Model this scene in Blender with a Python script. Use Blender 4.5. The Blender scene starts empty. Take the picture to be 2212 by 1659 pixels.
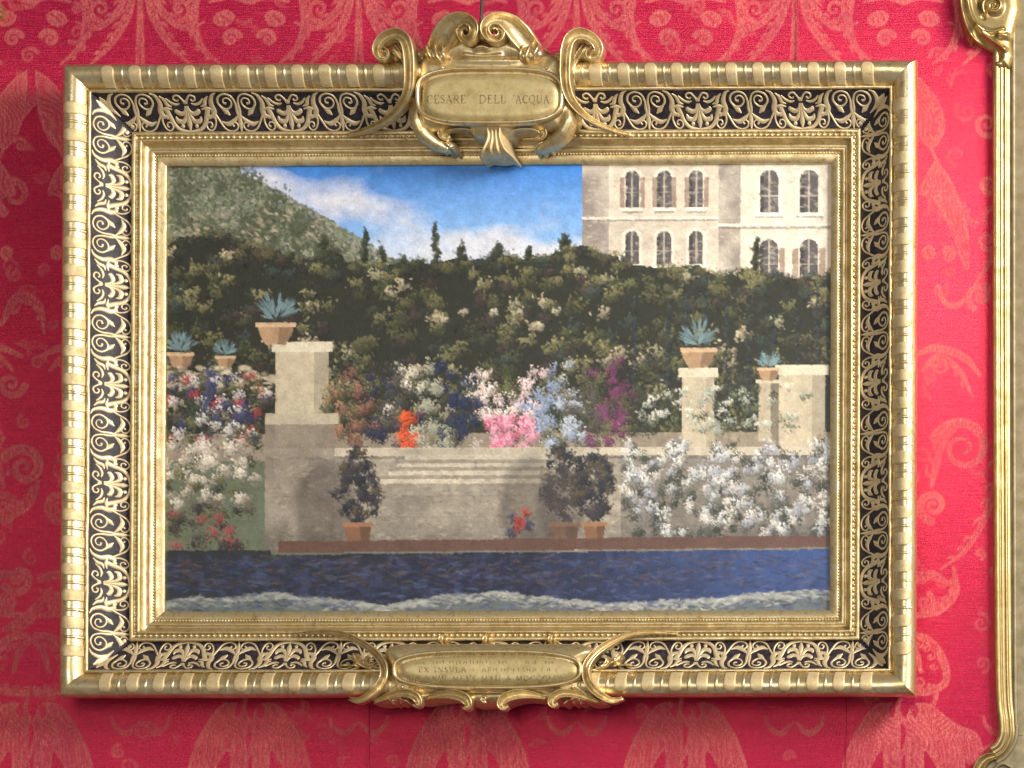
import bpy, math, random
import numpy as np
from mathutils import Vector, Matrix

random.seed(7); rng = np.random.default_rng(7)
S = bpy.context.scene
COL = S.collection

# ------------------------------------------------------------------ camera
ZC = 3.2                                   # height of the picture's centre above the floor
CAM = (1.8, -7.0, ZC - 1.6)                # a visitor's eye, to the right of and below the picture
PITCH, YAW, ROLL = 0.01305, 0.01753, 0.00069
FPX, PPX, PPY = 6999.14, 2745.0, 2341.55   # focal length and principal point in pixels of a 2212 x 1659 picture
IW, IH = 2212.0, 1659.0
fw = Vector((-math.sin(YAW) * math.cos(PITCH), math.cos(YAW) * math.cos(PITCH), math.sin(PITCH)))
r0 = fw.cross(Vector((0, 0, 1))).normalized(); u0 = r0.cross(fw)
rt = math.cos(ROLL) * r0 + math.sin(ROLL) * u0; up = rt.cross(fw)
cd = bpy.data.cameras.new('camera'); co = bpy.data.objects.new('camera', cd); COL.objects.link(co)
co.matrix_world = Matrix(((rt.x, up.x, -fw.x, CAM[0]), (rt.y, up.y, -fw.y, CAM[1]), (rt.z, up.z, -fw.z, CAM[2]), (0, 0, 0, 1)))
cd.sensor_width = 36; cd.lens = FPX / IW * 36
cd.shift_x = (IW / 2 - PPX) / IW; cd.shift_y = (PPY - IH / 2) / IW
cd.clip_start = 0.1; cd.clip_end = 100
S.camera = co

# ------------------------------------------------------------------ light
W = bpy.data.worlds.new('World'); S.world = W; W.use_nodes = True
bg = W.node_tree.nodes['Background']
bg.inputs[0].default_value = (0.98, 0.93, 0.92, 1); bg.inputs[1].default_value = 0.22

def area(name, loc, target, sx, sy, energy, color):
    l = bpy.data.lights.new(name, 'AREA'); l.shape = 'RECTANGLE'; l.size = sx; l.size_y = sy
    l.energy = energy; l.color = color
    o = bpy.data.objects.new(name, l); COL.objects.link(o); o.location = loc
    o.rotation_euler = (Vector(target) - Vector(loc)).to_track_quat('-Z', 'Z').to_euler()
    return o
area('window_light', (3.8, -2.3, ZC + 1.3), (0.3, 0, ZC), 1.0, 2.0, 300, (1.0, 0.96, 0.92))
area('room_window_light', (0.2, -9.5, ZC + 0.4), (0, 0, ZC), 2.6, 4.2, 230, (1.0, 0.96, 0.9))

vs = S.view_settings
vs.view_transform = 'Standard'; vs.look = 'None'; vs.exposure = 0.15; vs.gamma = 1.0; vs.use_curve_mapping = False

# ------------------------------------------------------------------ helpers
def U(px, py, h):
    """pixel -> (X, Z relative to the picture's centre) on the plane h metres in front of the wall"""
    d = fw + rt * ((px - PPX) / FPX) - up * ((py - PPY) / FPX)
    t = (-h - CAM[1]) / d.y
    return CAM[0] + t * d.x, CAM[2] + t * d.z - ZC
def D(px, py, h):
    x, z = U(px, py, h); return Vector((x, -h, ZC + z))

def link(name, mesh, mat=None, parent=None, smooth=True):
    o = bpy.data.objects.new(name, mesh); COL.objects.link(o)
    if mat is not None and len(mesh.materials) == 0: mesh.materials.append(mat)
    if parent is not None: o.parent = parent
    return o
def mesh(name, v, f, smooth=True):
    m = bpy.data.meshes.new(name); m.from_pydata([tuple(p) for p in v], [], f); m.update()
    if smooth: m.polygons.foreach_set('use_smooth', [True] * len(m.polygons))
    return m
def tag(o, label=None, cat=None, group=None, kind=None):
    for k, x in (('label', label), ('category', cat), ('group', group), ('kind', kind)):
        if x: o[k] = x
    return o
def empty(name, loc):
    o = bpy.data.objects.new(name, None); COL.objects.link(o); o.location = loc; return o

def crv(p, n=8):
    """Catmull-Rom through points of any dimension"""
    p = np.asarray(p, float); out = []
    q = np.vstack([2 * p[0] - p[1], p, 2 * p[-1] - p[-2]])
    for i in range(1, len(q) - 2):
        a, b, c, d = q[i - 1], q[i], q[i + 1], q[i + 2]
        for k in range(n):
            t = k / n
            out.append(0.5 * (2 * b + (c - a) * t + (2 * a - 5 * b + 4 * c - d) * t * t + (3 * b - a - 3 * c + d) * t ** 3))
    out.append(p[-1]); return np.array(out)
def spiral(cx, cy, ra, rb, a0, turns, n=36, sx=1):
    t = np.linspace(0, 1, n); a = math.radians(a0) + t * turns * 2 * math.pi
    r = ra + (rb - ra) * t ** 0.8
    return np.stack([cx + sx * r * np.cos(a), cy + r * np.sin(a)], 1)

# section shapes for sweeps: (across -1..1, out 0..1)
ROUND = [(-1, -.15)] + [(-math.cos(a), math.sin(a)) for a in np.linspace(0, math.pi, 11)] + [(1, -.15)]
CHANNEL = [(-1, -.1), (-1, .55), (-.93, .85), (-.82, .98), (-.7, .92), (-.55, .68), (-.3, .5), (0, .44), (.3, .5), (.55, .68), (.7, .92), (.82, .98), (.93, .85), (1, .55), (1, -.1)]
REED = [(-1, -.1), (-1, .3), (-.85, .62), (-.66, .66), (-.55, .5), (-.42, .78), (-.15, 1), (.15, 1), (.42, .78), (.55, .5), (.66, .66), (.85, .62), (1, .3), (1, -.1)]
def sweep(pts, w, t, sec=ROUND, cap=True, closed=False):
    """pts (n,3): x, out, z ; w half width per point ; t thickness per point"""
    P = np.asarray(pts, float); n = len(P)
    w = np.interp(np.linspace(0, 1, n), np.linspace(0, 1, len(w)), w) if hasattr(w, '__len__') else np.full(n, w)
    t = np.interp(np.linspace(0, 1, n), np.linspace(0, 1, len(t)), t) if hasattr(t, '__len__') else np.full(n, t)
    if closed: T = np.roll(P, -1, 0) - np.roll(P, 1, 0)
    else: T = np.gradient(P, axis=0)
    sx, sz = -T[:, 2], T[:, 0]; L = np.hypot(sx, sz) + 1e-9; sx /= L; sz /= L
    v = []; m = len(sec)
    for i in range(n):
        for q, r in sec:
            v.append((P[i, 0] + sx[i] * q * w[i], -(P[i, 1] + r * t[i]), ZC + P[i, 2] + sz[i] * q * w[i]))
    f = []
    for i in range(n if closed else n - 1):
        j = (i + 1) % n
        for k in range(m - 1): f.append((i * m + k, j * m + k, j * m + k + 1, i * m + k + 1))
    if cap and not closed:
        f.append(tuple(range(m))); f.append(tuple(range((n - 1) * m, n * m))[::-1])
    return v, f
def px3(pts, h):
    """pixel points (+ optional per-point height) to x, out, z"""
    P = np.asarray(pts, float)
    hh = np.interp(np.linspace(0, 1, len(P)), np.linspace(0, 1, len(h)), h) if hasattr(h, '__len__') else np.full(len(P), h)
    return np.array([(lambda q: (q[0], a, q[1]))(U(p[0], p[1], a)) for p, a in zip(P, hh)])
def flip(v, f): return v, [tuple(reversed(q)) for q in f]

def inside(poly, x, y):
    c = np.zeros(x.shape, bool); n = len(poly)
    for i in range(n):
        x1, y1 = poly[i]; x2, y2 = poly[(i + 1) % n]
        if y1 == y2: continue
        k = ((y1 > y) != (y2 > y)) & (x < (x2 - x1) * (y - y1) / (y2 - y1) + x1); c ^= k
    return c
def segdist(line, x, y):
    """distance, position along and nearest point for each (x, y) to a polyline"""
    best = np.full(x.shape, 1e9); par = np.zeros(x.shape); bx = np.zeros(x.shape); by = np.zeros(x.shape)
    n = len(line) - 1
    for i in range(n):
        ax, ay = line[i]; dx, dy = line[i + 1][0] - ax, line[i + 1][1] - ay
        l2 = dx * dx + dy * dy + 1e-12
        t = np.clip(((x - ax) * dx + (y - ay) * dy) / l2, 0, 1)
        qx, qy = ax + t * dx, ay + t * dy
        d = np.hypot(x - qx, y - qy); k = d < best
        best[k] = d[k]; par[k] = (i + t[k]) / n; bx[k] = qx[k]; by[k] = qy[k]
    return best, par, bx, by
def relief(outline_px, h0, H, r, ridges=(), cell=0.0022, back=0.03, hp=None, fn=None):
    """carved relief: a pillow over a pixel outline, plus ridges (polyline px, width, height, taper)"""
    hp = h0 + H * .7 if hp is None else hp
    O = np.array([U(p[0], p[1], hp) for p in outline_px])
    lo = O.min(0) - cell; hi = O.max(0) + cell
    nx, nz = [int((hi[k] - lo[k]) / cell) + 2 for k in (0, 1)]
    gx, gz = np.meshgrid(lo[0] + cell * np.arange(nx), lo[1] + cell * np.arange(nz), indexing='ij')
    cin = inside(O, gx[:-1, :-1] + cell / 2, gz[:-1, :-1] + cell / 2)
    cnt = np.zeros((nx, nz), int)
    for a in (0, 1):
        for b in (0, 1): cnt[a:nx - 1 + a, b:nz - 1 + b] += cin
    use = cnt > 0; idx = -np.ones((nx, nz), int); idx[use] = np.arange(use.sum())
    x = gx[use].copy(); z = gz[use].copy(); edge = cnt[use] < 4
    Oc = np.vstack([O, O[:1]])
    d, _, bx, bz = segdist(Oc, x, z)
    k = edge & (d < cell * 1.6); x[k] = bx[k]; z[k] = bz[k]; d[edge] = 0
    q = np.clip(d / r, 0, 1); h = h0 + H * np.sqrt(np.clip(1 - (1 - q) ** 2, 0, 1))
    for line, wd, ht, tp in ridges:
        L = np.array([U(p[0], p[1], hp) for p in line])
        dd, pr, _, _ = segdist(L, x, z)
        h += ht * np.exp(-(dd / (wd * (1 - tp * pr))) ** 2) * np.clip(d / (cell * 2), 0, 1)
    if fn is not None: h = fn(x, z, d, h)
    v = [(a, -c, ZC + b) for a, b, c in zip(x, z, h)]
    I, J = np.nonzero(cin)
    f = [(idx[i, j], idx[i + 1, j], idx[i + 1, j + 1], idx[i, j + 1]) for i, j in zip(I, J)]
    # skirt
    nb = len(v); m = {}
    for i, j in zip(I, J):
        for (di, dj, a, b) in ((0, -1, (0, 0), (1, 0)), (1, 0, (1, 0), (1, 1)), (0, 1, (1, 1), (0, 1)), (-1, 0, (0, 1), (0, 0))):
            ii, jj = i + di, j + dj
            if ii < 0 or jj < 0 or ii >= nx - 1 or jj >= nz - 1 or not cin[ii, jj]:
                A = idx[i + a[0], j + a[1]]; B = idx[i + b[0], j + b[1]]
                for Q in (A, B):
                    if Q not in m: m[Q] = len(v); v.append((v[Q][0], -back, v[Q][2]))
                f.append((B, A, m[A], m[B]))
    return v, f
def join(*vf):
    v = []; f = []
    for a, b in vf:
        o = len(v); v += list(a); f += [tuple(i + o for i in q) for q in b]
    return v, f
def ribbon(pts, w, surf, raise_=0.0014):
    """domed ribbon on a surface surf(s, t, off) ; pts (n,2) ; w half width"""
    P = np.asarray(pts, float); n = len(P)
    w = np.interp(np.linspace(0, 1, n), np.linspace(0, 1, len(w)), w) if hasattr(w, '__len__') else np.full(n, w)
    T = np.gradient(P, axis=0); L = np.hypot(T[:, 0], T[:, 1]) + 1e-9; nx, ny = -T[:, 1] / L, T[:, 0] / L
    v = []; f = []
    for i in range(n):
        for q, o in ((-1, 0.0002), (-.8, raise_ * .75), (0, raise_), (.8, raise_ * .75), (1, 0.0002)):
            v.append(surf(P[i, 0] + nx[i] * w[i] * q, P[i, 1] + ny[i] * w[i] * q, o))
    for i in range(n - 1):
        for k in range(4): f.append((i * 5 + k, (i + 1) * 5 + k, (i + 1) * 5 + k + 1, i * 5 + k + 1))
    return v, f

# ------------------------------------------------------------------ materials
def newmat(name):
    m = bpy.data.materials.new(name); m.use_nodes = True
    nt = m.node_tree; return m, nt, nt.nodes['Principled BSDF']
def N(nt, t, **k):
    n = nt.nodes.new(t)
    for a, b in k.items():
        if a in n.inputs: n.inputs[a].default_value = b
        else: setattr(n, a, b)
    return n
def ramp(nt, src, stops):
    r = nt.nodes.new('ShaderNodeValToRGB'); nt.links.new(src, r.inputs[0])
    while len(r.color_ramp.elements) < len(stops): r.color_ramp.elements.new(0.5)
    for e, (p, c) in zip(r.color_ramp.elements, stops):
        e.position = p; e.color = tuple(c) + (1,) if len(c) == 3 else c
    return r.outputs[0]
def gold(name, a, b, rough, metal=0.9, wear=0.5, bump=0.12):
    m, nt, p = newmat(name); L = nt.links.new
    tc = N(nt, 'ShaderNodeNewGeometry')
    n1 = N(nt, 'ShaderNodeTexNoise', Scale=38.0, Detail=8.0, Roughness=0.65); L(tc.outputs['Position'], n1.inputs['Vector'])
    n2 = N(nt, 'ShaderNodeTexNoise', Scale=260.0, Detail=4.0, Roughness=0.6); L(tc.outputs['Position'], n2.inputs['Vector'])
    c = ramp(nt, n1.outputs[0], [(0.28, [x * 0.75 for x in a]), (0.45, a), (0.68, b)])
    # worn spots where the red-brown bole shows through
    sp = ramp(nt, n2.outputs[0], [(0.64, (0, 0, 0)), (0.74, (wear, wear, wear))])
    mx = N(nt, 'ShaderNodeMix', data_type='RGBA'); L(sp, mx.inputs[0]); L(c, mx.inputs[6]); mx.inputs[7].default_value = (0.22, 0.10, 0.035, 1)
    n3 = N(nt, 'ShaderNodeTexNoise', Scale=85.0, Detail=9.0, Roughness=0.75, Distortion=0.6); L(tc.outputs['Position'], n3.inputs['Vector'])
    rb = ramp(nt, n3.outputs[0], [(0.53, (0, 0, 0)), (0.66, (wear, wear, wear))])
    mr = N(nt, 'ShaderNodeMix', data_type='RGBA'); L(rb, mr.inputs[0]); L(mx.outputs[2], mr.inputs[6]); mr.inputs[7].default_value = (0.30, 0.17, 0.06, 1)
    L(mr.outputs[2], p.inputs['Base Color'])
    rr = ramp(nt, n1.outputs[0], [(0.3, (rough + .14,) * 3), (0.7, (rough - .06,) * 3)]); L(rr, p.inputs['Roughness'])
    p.inputs['Metallic'].default_value = metal
    bp = N(nt, 'ShaderNodeBump', Strength=bump, Distance=0.002); L(n2.outputs[0], bp.inputs['Height']); L(bp.outputs[0], p.inputs['Normal'])
    return m
G_BURN = gold('burnished_gold', (0.66, 0.51, 0.26), (0.82, 0.69, 0.44), 0.31, wear=0.7)
G_MATT = gold('matte_gold', (0.64, 0.49, 0.25), (0.74, 0.60, 0.35), 0.55, metal=0.55, bump=0.25)
G_LEAF = gold('gold_leaf', (0.62, 0.48, 0.24), (0.77, 0.64, 0.38), 0.39, wear=0.75, bump=0.2)
G_FLAT = gold('flat_gold', (0.66, 0.52, 0.30), (0.74, 0.61, 0.38), 0.45, metal=0.5, wear=0.35)
G_PLAQUE = gold('plaque_gold', (0.52, 0.41, 0.18), (0.60, 0.48, 0.24), 0.50, metal=0.6, wear=0.45, bump=0.2)
G_PANEL = gold('panel_gold', (0.21, 0.165, 0.085), (0.27, 0.22, 0.13), 0.46, metal=0.35, wear=0.25, bump=0.1)
G_MOULD = gold('moulding_gold', (0.34, 0.245, 0.095), (0.46, 0.35, 0.17), 0.33, metal=0.85, wear=0.4)

m, nt, p = newmat('black_ground'); BLACK = m
g = N(nt, 'ShaderNodeNewGeometry'); n = N(nt, 'ShaderNodeTexNoise', Scale=90.0, Detail=6.0); nt.links.new(g.outputs['Position'], n.inputs['Vector'])
nt.links.new(ramp(nt, n.outputs[0], [(0.35, (0.012, 0.009, 0.014)), (0.7, (0.045, 0.034, 0.04))]), p.inputs['Base Color'])
p.inputs['Roughness'].default_value = 0.5; p.inputs['Specular IOR Level'].default_value = 0.28
m, nt, p = newmat('engraved_paint'); INK = m
g = N(nt, 'ShaderNodeNewGeometry'); n = N(nt, 'ShaderNodeTexNoise', Scale=160.0, Detail=3.0); nt.links.new(g.outputs['Position'], n.inputs['Vector'])
nt.links.new(ramp(nt, n.outputs[0], [(0.35, (0.11, 0.075, 0.03)), (0.62, (0.34, 0.25, 0.12))]), p.inputs['Base Color'])
p.inputs['Roughness'].default_value = 0.6
m, nt, p = newmat('grey_steel'); STEEL = m
g = N(nt, 'ShaderNodeNewGeometry'); n = N(nt, 'ShaderNodeTexNoise', Scale=400.0); nt.links.new(g.outputs['Position'], n.inputs['Vector'])
nt.links.new(ramp(nt, n.outputs[0], [(0.3, (0.07, 0.06, 0.05)), (0.7, (0.16, 0.14, 0.12))]), p.inputs['Base Color'])
p.inputs['Roughness'].default_value = 0.5; p.inputs['Metallic'].default_value = 0.6

# damask: satin ground and matte figure, woven in one cloth; 'figure' is the weave mask on the cloth's points
m, nt, p = newmat('red_damask'); CLOTH = m; L = nt.links.new
geo = N(nt, 'ShaderNodeNewGeometry')
at = N(nt, 'ShaderNodeAttribute', attribute_name='figure')
mp = N(nt, 'ShaderNodeMapping'); mp.inputs['Scale'].default_value = (14, 14, 420); L(geo.outputs['Position'], mp.inputs['Vector'])
weft = N(nt, 'ShaderNodeTexNoise', Scale=1.0, Detail=5.0, Roughness=0.7); L(mp.outputs[0], weft.inputs['Vector'])
mp2 = N(nt, 'ShaderNodeMapping'); mp2.inputs['Scale'].default_value = (700, 700, 60); L(geo.outputs['Position'], mp2.inputs['Vector'])
warp = N(nt, 'ShaderNodeTexNoise', Scale=1.0, Detail=3.0, Roughness=0.7); L(mp2.outputs[0], warp.inputs['Vector'])
blot = N(nt, 'ShaderNodeTexNoise', Scale=7.0, Detail=6.0, Roughness=0.6); L(geo.outputs['Position'], blot.inputs['Vector'])
spk = N(nt, 'ShaderNodeTexNoise', Scale=330.0, Detail=2.0, Roughness=0.6); L(geo.outputs['Position'], spk.inputs['Vector'])
gcol = ramp(nt, weft.outputs[0], [(0.32, (0.27, 0.002, 0.032)), (0.55, (0.40, 0.004, 0.050)), (0.75, (0.54, 0.014, 0.068))])
fcol = ramp(nt, warp.outputs[0], [(0.32, (0.41, 0.046, 0.066)), (0.55, (0.57, 0.100, 0.112)), (0.75, (0.72, 0.19, 0.180))])
mx = N(nt, 'ShaderNodeMix', data_type='RGBA'); L(at.outputs['Fac'], mx.inputs[0]); L(gcol, mx.inputs[6]); L(fcol, mx.inputs[7])
bl = ramp(nt, blot.outputs[0], [(0.3, (0.78, 0.70, 0.80)), (0.7, (1.10, 1.25, 1.02))])
mu = N(nt, 'ShaderNodeMix', data_type='RGBA', blend_type='MULTIPLY'); mu.inputs[0].default_value = 1; L(mx.outputs[2], mu.inputs[6]); L(bl, mu.inputs[7])
sk = ramp(nt, spk.outputs[0], [(0.3, (0.62, 0.45, 0.62)), (0.5, (1.0, 1.0, 1.0)), (0.7, (1.32, 2.1, 1.5))])
mu2 = N(nt, 'ShaderNodeMix', data_type='RGBA', blend_type='MULTIPLY'); mu2.inputs[0].default_value = 0.75; L(mu.outputs[2], mu2.inputs[6]); L(sk, mu2.inputs[7])
L(mu2.outputs[2], p.inputs['Base Color'])
p.inputs['Roughness'].default_value = 0.75; p.inputs['Specular IOR Level'].default_value = 0.15
bp = N(nt, 'ShaderNodeBump', Strength=0.35, Distance=0.0012); ad = N(nt, 'ShaderNodeMath', operation='ADD'); L(weft.outputs[0], ad.inputs[0]); L(warp.outputs[0], ad.inputs[1]); L(ad.outputs[0], bp.inputs['Height']); L(bp.outputs[0], p.inputs['Normal'])
# the satin ground shows long warp floats: a sheen stretched across the upright threads
gl = N(nt, 'ShaderNodeBsdfAnisotropic', Roughness=0.27, Anisotropy=0.9); gl.inputs['Color'].default_value = (1.0, 0.09, 0.12, 1)
cx = N(nt, 'ShaderNodeCombineXYZ'); cx.inputs[2].default_value = 1; L(cx.outputs[0], gl.inputs['Tangent']); L(bp.outputs[0], gl.inputs['Normal'])
fk = N(nt, 'ShaderNodeMapRange'); L(at.outputs['Fac'], fk.inputs[0]); fk.inputs[3].default_value = 0.20; fk.inputs[4].default_value = 0.02
ms = N(nt, 'ShaderNodeMixShader'); L(fk.outputs[0], ms.inputs[0]); L(p.outputs[0], ms.inputs[1]); L(gl.outputs[0], ms.inputs[2]); L(ms.outputs[0], nt.nodes['Material Output'].inputs[0])

m, nt, p = newmat('oil_paint'); PAINT = m; L = nt.links.new
at = N(nt, 'ShaderNodeAttribute', attribute_name='paint'); L(at.outputs['Color'], p.inputs['Base Color'])
geo = N(nt, 'ShaderNodeNewGeometry')
n1 = N(nt, 'ShaderNodeTexNoise', Scale=420.0, Detail=3.0); L(geo.outputs['Position'], n1.inputs['Vector'])
n2 = N(nt, 'ShaderNodeTexNoise', Scale=60.0, Detail=6.0); L(geo.outputs['Position'], n2.inputs['Vector'])
ad = N(nt, 'ShaderNodeMath', operation='ADD'); L(n1.outputs[0], ad.inputs[0]); L(n2.outputs[0], ad.inputs[1])
bp = N(nt, 'ShaderNodeBump', Strength=0.22, Distance=0.002); L(ad.outputs[0], bp.inputs['Height']); L(bp.outputs[0], p.inputs['Normal'])
p.inputs['Roughness'].default_value = 0.42; p.inputs['Specular IOR Level'].default_value = 0.45

def put(name, vf, mat, parent=None, smooth=True, auto=None):
    o = link(name, mesh(name, vf[0], vf[1], smooth), mat)
    if parent is not None: attach(o, parent)
    return o
def attach(o, parent):
    o.parent = parent
    if parent.parent is None and parent.type == 'EMPTY': o.matrix_parent_inverse = Matrix.Translation(-parent.location)

# ------------------------------------------------------------------ the damask wall
def stamp(mask, ox, oz, cell, x, z, r, val=1.0, soft=1.2):
    i0, i1 = int((x - r - .006 - ox) / cell), int((x + r + .006 - ox) / cell) + 2
    j0, j1 = int((z - r - .006 - oz) / cell), int((z + r + .006 - oz) / cell) + 2
    i0, j0 = max(i0, 0), max(j0, 0); i1, j1 = min(i1, mask.shape[0]), min(j1, mask.shape[1])
    if i0 >= i1 or j0 >= j1: return
    gx = ox + cell * np.arange(i0, i1)[:, None]; gz = oz + cell * np.arange(j0, j1)[None, :]
    a = np.clip((r - np.hypot(gx - x, gz - z)) / (soft * cell) + .5, 0, 1)
    sub = mask[i0:i1, j0:j1]
    if val >= 0: np.maximum(sub, a * val, out=sub)
    else: sub *= 1 - a * -val
WC = 0.0024; WX0, WX1, WZ0, WZ1 = -1.32, 1.105, -1.0, 1.05
nx, nz = int((WX1 - WX0) / WC), int((WZ1 - WZ0) / WC)
MASK = np.zeros((nx + 1, nz + 1))
def wstroke(pts, w, val=1.0, n=10, smooth=True):
    P = crv(pts, n) if smooth else np.asarray(pts, float)
    Q = np.array([U(a, b, 0) for a, b in P]); seg = np.r_[0, np.cumsum(np.hypot(*np.diff(Q, axis=0).T))]
    m = max(2, int(seg[-1] / 0.0025)); t = np.linspace(0, seg[-1], m)
    X = np.interp(t, seg, Q[:, 0]); Z = np.interp(t, seg, Q[:, 1])
    ws = np.interp(t / seg[-1], np.linspace(0, 1, len(w)), w) if hasattr(w, '__len__') else np.full(m, w)
    for x, z, r in zip(X, Z, ws): stamp(MASK, WX0, WZ0, WC, x, z, r / 1000., val)
def wpoly(pts, val=1.0, n=6):
    P = crv(list(pts) + [pts[0]], n)[:-1]; Q = np.array([U(a, b, 0) for a, b in P])
    i0, j0 = [int((Q[:, k].min() - (WX0, WZ0)[k]) / WC) - 2 for k in (0, 1)]
    i1, j1 = [int((Q[:, k].max() - (WX0, WZ0)[k]) / WC) + 3 for k in (0, 1)]
    i0, j0, i1, j1 = max(i0, 0), max(j0, 0), min(i1, nx + 1), min(j1, nz + 1)
    if i0 >= i1 or j0 >= j1: return
    gx, gz = np.meshgrid(WX0 + WC * np.arange(i0, i1), WZ0 + WC * np.arange(j0, j1), indexing='ij')
    a = inside(Q, gx, gz).astype(float); sub = MASK[i0:i1, j0:j1]
    if val >= 0: np.maximum(sub, a * val, out=sub)
    else: sub *= 1 - a * -val
def wcurl(cx, cy, r, a0, turns, w, sx=1, val=1.0): wstroke(spiral(cx, cy, r, r * .12, a0, turns, 26, sx), w, val, 3)
def wleaf(pts, w, lobes=5, side=1, ln=22, val=.9):
    """an acanthus sprig: a tapering stem with lobes along one edge"""
    wstroke(pts, [w * .5, w, w * .8, w * .3], val)
    P = crv(pts, 10); m = len(P)
    for k in range(lobes):
        i = int((k + 1) / (lobes + 1) * (m - 2)); t = P[i + 1] - P[i]; t = t / (np.hypot(*t) + 1e-9)
        nrm = np.array([-t[1], t[0]]) * side; l = ln * (1.1 - .6 * k / lobes)
        a = P[i]; wstroke([a, a + nrm * l * .6 + t * l * .2, a + nrm * l * .75 + t * l * .9], [w * .35, w * .5, w * .12], val)
for c in (-403, 68, 539, 1010, 1481, 1952):
    for s in (1, -1):
        X = lambda dx: c + s * dx
        # acanthus mask along the upper edge
        wpoly([(X(30), 34), (X(48), 22), (X(72), 30), (X(78), 48), (X(60), 58), (X(40), 52)])
        wcurl(X(40), 84, 20, 200, 1.4, [7, 5, 3], s)
        wleaf([(X(106), -30), (X(120), 40), (X(104), 100), (X(64), 138)], 10, 5, -s, 20)
        wleaf([(X(228), -40), (X(205), 40), (X(168), 100), (X(128), 140)], 10, 6, s, 24)
        wleaf([(X(215), -20), (X(175), 40), (X(135), 62), (X(98), 48)], 8, 5, s, 18)
        wstroke([(X(0), 6), (X(40), -6), (X(84), 4)], [5, 6, 3])
        wstroke([(X(235), -60), (X(234), 40), (X(228), 150)], [4, 6, 4], .8)
        wcurl(X(150), 20, 26, 90, 1.3, [6, 5, 3], s, .8)
        # pendant leaf and long lance leaf
        wpoly([(X(8), 150), (X(40), 172), (X(78), 222), (X(90), 268), (X(80), 304), (X(58), 322), (X(30), 290), (X(12), 230)], .95)
        wstroke([(X(60), 320), (X(66), 335), (X(74), 350)], [4, 3, 4])
        wpoly([(X(70), 345), (X(100), 384), (X(128), 450), (X(142), 520), (X(140), 582), (X(122), 560), (X(98), 490), (X(60), 428), (X(34), 420), (X(46), 380)], .95)
        for k in range(4): wstroke([(X(72 + 6 * k), 380), (X(96 + 8 * k), 460), (X(116 + 7 * k), 540)], 1.5, -.5)
        wpoly([(X(40), 538), (X(56), 530), (X(70), 545), (X(58), 562), (X(42), 556)], .9); wpoly([(X(88), 532), (X(108), 532), (X(112), 554), (X(98), 568), (X(84), 552)], .9)
        wstroke([(X(74), 618), (X(88), 652), (X(112), 660), (X(140), 640)], [4, 6, 7, 3])
        # border scrolls
        wcurl(X(180), 268, 28, 60, 1.4, [7, 5, 3], s); wcurl(X(186), 398, 20, 90, 1.4, [7, 5, 3], s); wcurl(X(182), 520, 24, 30, 1.3, [6, 5, 3], s)
        wcurl(X(166), 640, 30, 120, 1.5, [8, 6, 3], s); wleaf([(X(215), 470), (X(188), 560), (X(150), 620)], 7, 4, s, 16)
        wstroke([(X(20), 770), (X(70), 752), (X(130), 772), (X(165), 810)], [4, 9, 9, 4])
        wleaf([(X(40), 800), (X(75), 770), (X(120), 800), (X(150), 860)], 8, 5, s, 22, .8)
        # mid scrolls
        wcurl(X(128), 968, 64, 200, 1.7, [12, 10, 6, 4], s, .8); wleaf([(X(60), 1050), (X(84), 960), (X(130), 905)], 9, 6, -s, 24, .7)
        wcurl(X(64), 1092, 34, 100, 1.6, [10, 8, 4], s, .8); wleaf([(X(210), 960), (X(190), 1080), (X(140), 1180), (X(80), 1230)], 9, 7, s, 26, .7)
        wstroke([(X(20), 1250), (X(60), 1242), (X(100), 1262)], [8, 11, 4], .8)
        wleaf([(X(20), 1330), (X(70), 1320), (X(112), 1280), (X(108), 1225)], 11, 5, -s, 22, .8); wcurl(X(46), 1300, 20, 300, 1.4, [7, 5, 3], s, .8)
        # crown
        wstroke([(X(8), 1372), (X(48), 1380), (X(82), 1420), (X(92), 1470), (X(60), 1492), (X(10), 1498)], [6, 10, 10, 8, 8, 8], .85)
        wstroke([(X(0), 1380), (X(26), 1410), (X(38), 1450)], [5, 8, 5], .8)
        for k in range(5):
            q = crv([(14, 1388), (48, 1400), (64, 1440), (60, 1476)], 4)[k * 2]
            wcurl(X(q[0]), q[1], 9, 0, 1.05, 2.5, s, .9)
        for k in range(3): wcurl(X(8 + 24 * k), 1486 - 3 * k, 8, 0, 1.05, 2.5, s, .8)
        # spread eagle wing
        wpoly([(X(6), 1548), (X(22), 1520), (X(60), 1522), (X(92), 1560), (X(118), 1608), (X(134), 1660), (X(140), 1720), (X(80), 1722), (X(74), 1668), (X(46), 1622), (X(40), 1680), (X(6), 1730)], .92)
        wpoly([(X(14), 1530), (X(24), 1520), (X(32), 1536), (X(24), 1552)], -.8)
        for k in range(7): wstroke([(X(50 + 9 * k), 1545 + 10 * k), (X(66 + 9 * k), 1610 + 6 * k), (X(70 + 11 * k), 1720)], 1.4, -.45)
        for k in range(3): wstroke([(X(6 + 11 * k), 1590), (X(5 + 12 * k), 1725)], 1.2, -.35)
        # small garland between the eagles
        wstroke([(X(235 - 2), 1560), (X(235 - 30), 1584), (X(235 - 56), 1568), (X(235 - 62), 1548)], [3, 7, 6, 3], .75)
    wstroke([(c - 6, 1500), (c - 12, 1540), (c + 14, 1580), (c - 6, 1640)], [4, 6, 8, 4], .9)
# the eagle in the right-hand repeat turns its head; feathered wing tip towards the moulding
for k in range(9): wstroke([(2020 + 6 * k, 1530 + 5 * k), (2046 + 8 * k, 1590), (2056 + 9 * k, 1640 + 2 * k)], [3, 4, 3], .9)
wstroke([(2004, 1500), (2022, 1482), (2018, 1520), (1990, 1560)], [3, 5, 5, 3], .9); wstroke([(2090, 1632), (2130, 1622), (2148, 1600)], [8, 9, 4], .7)
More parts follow.
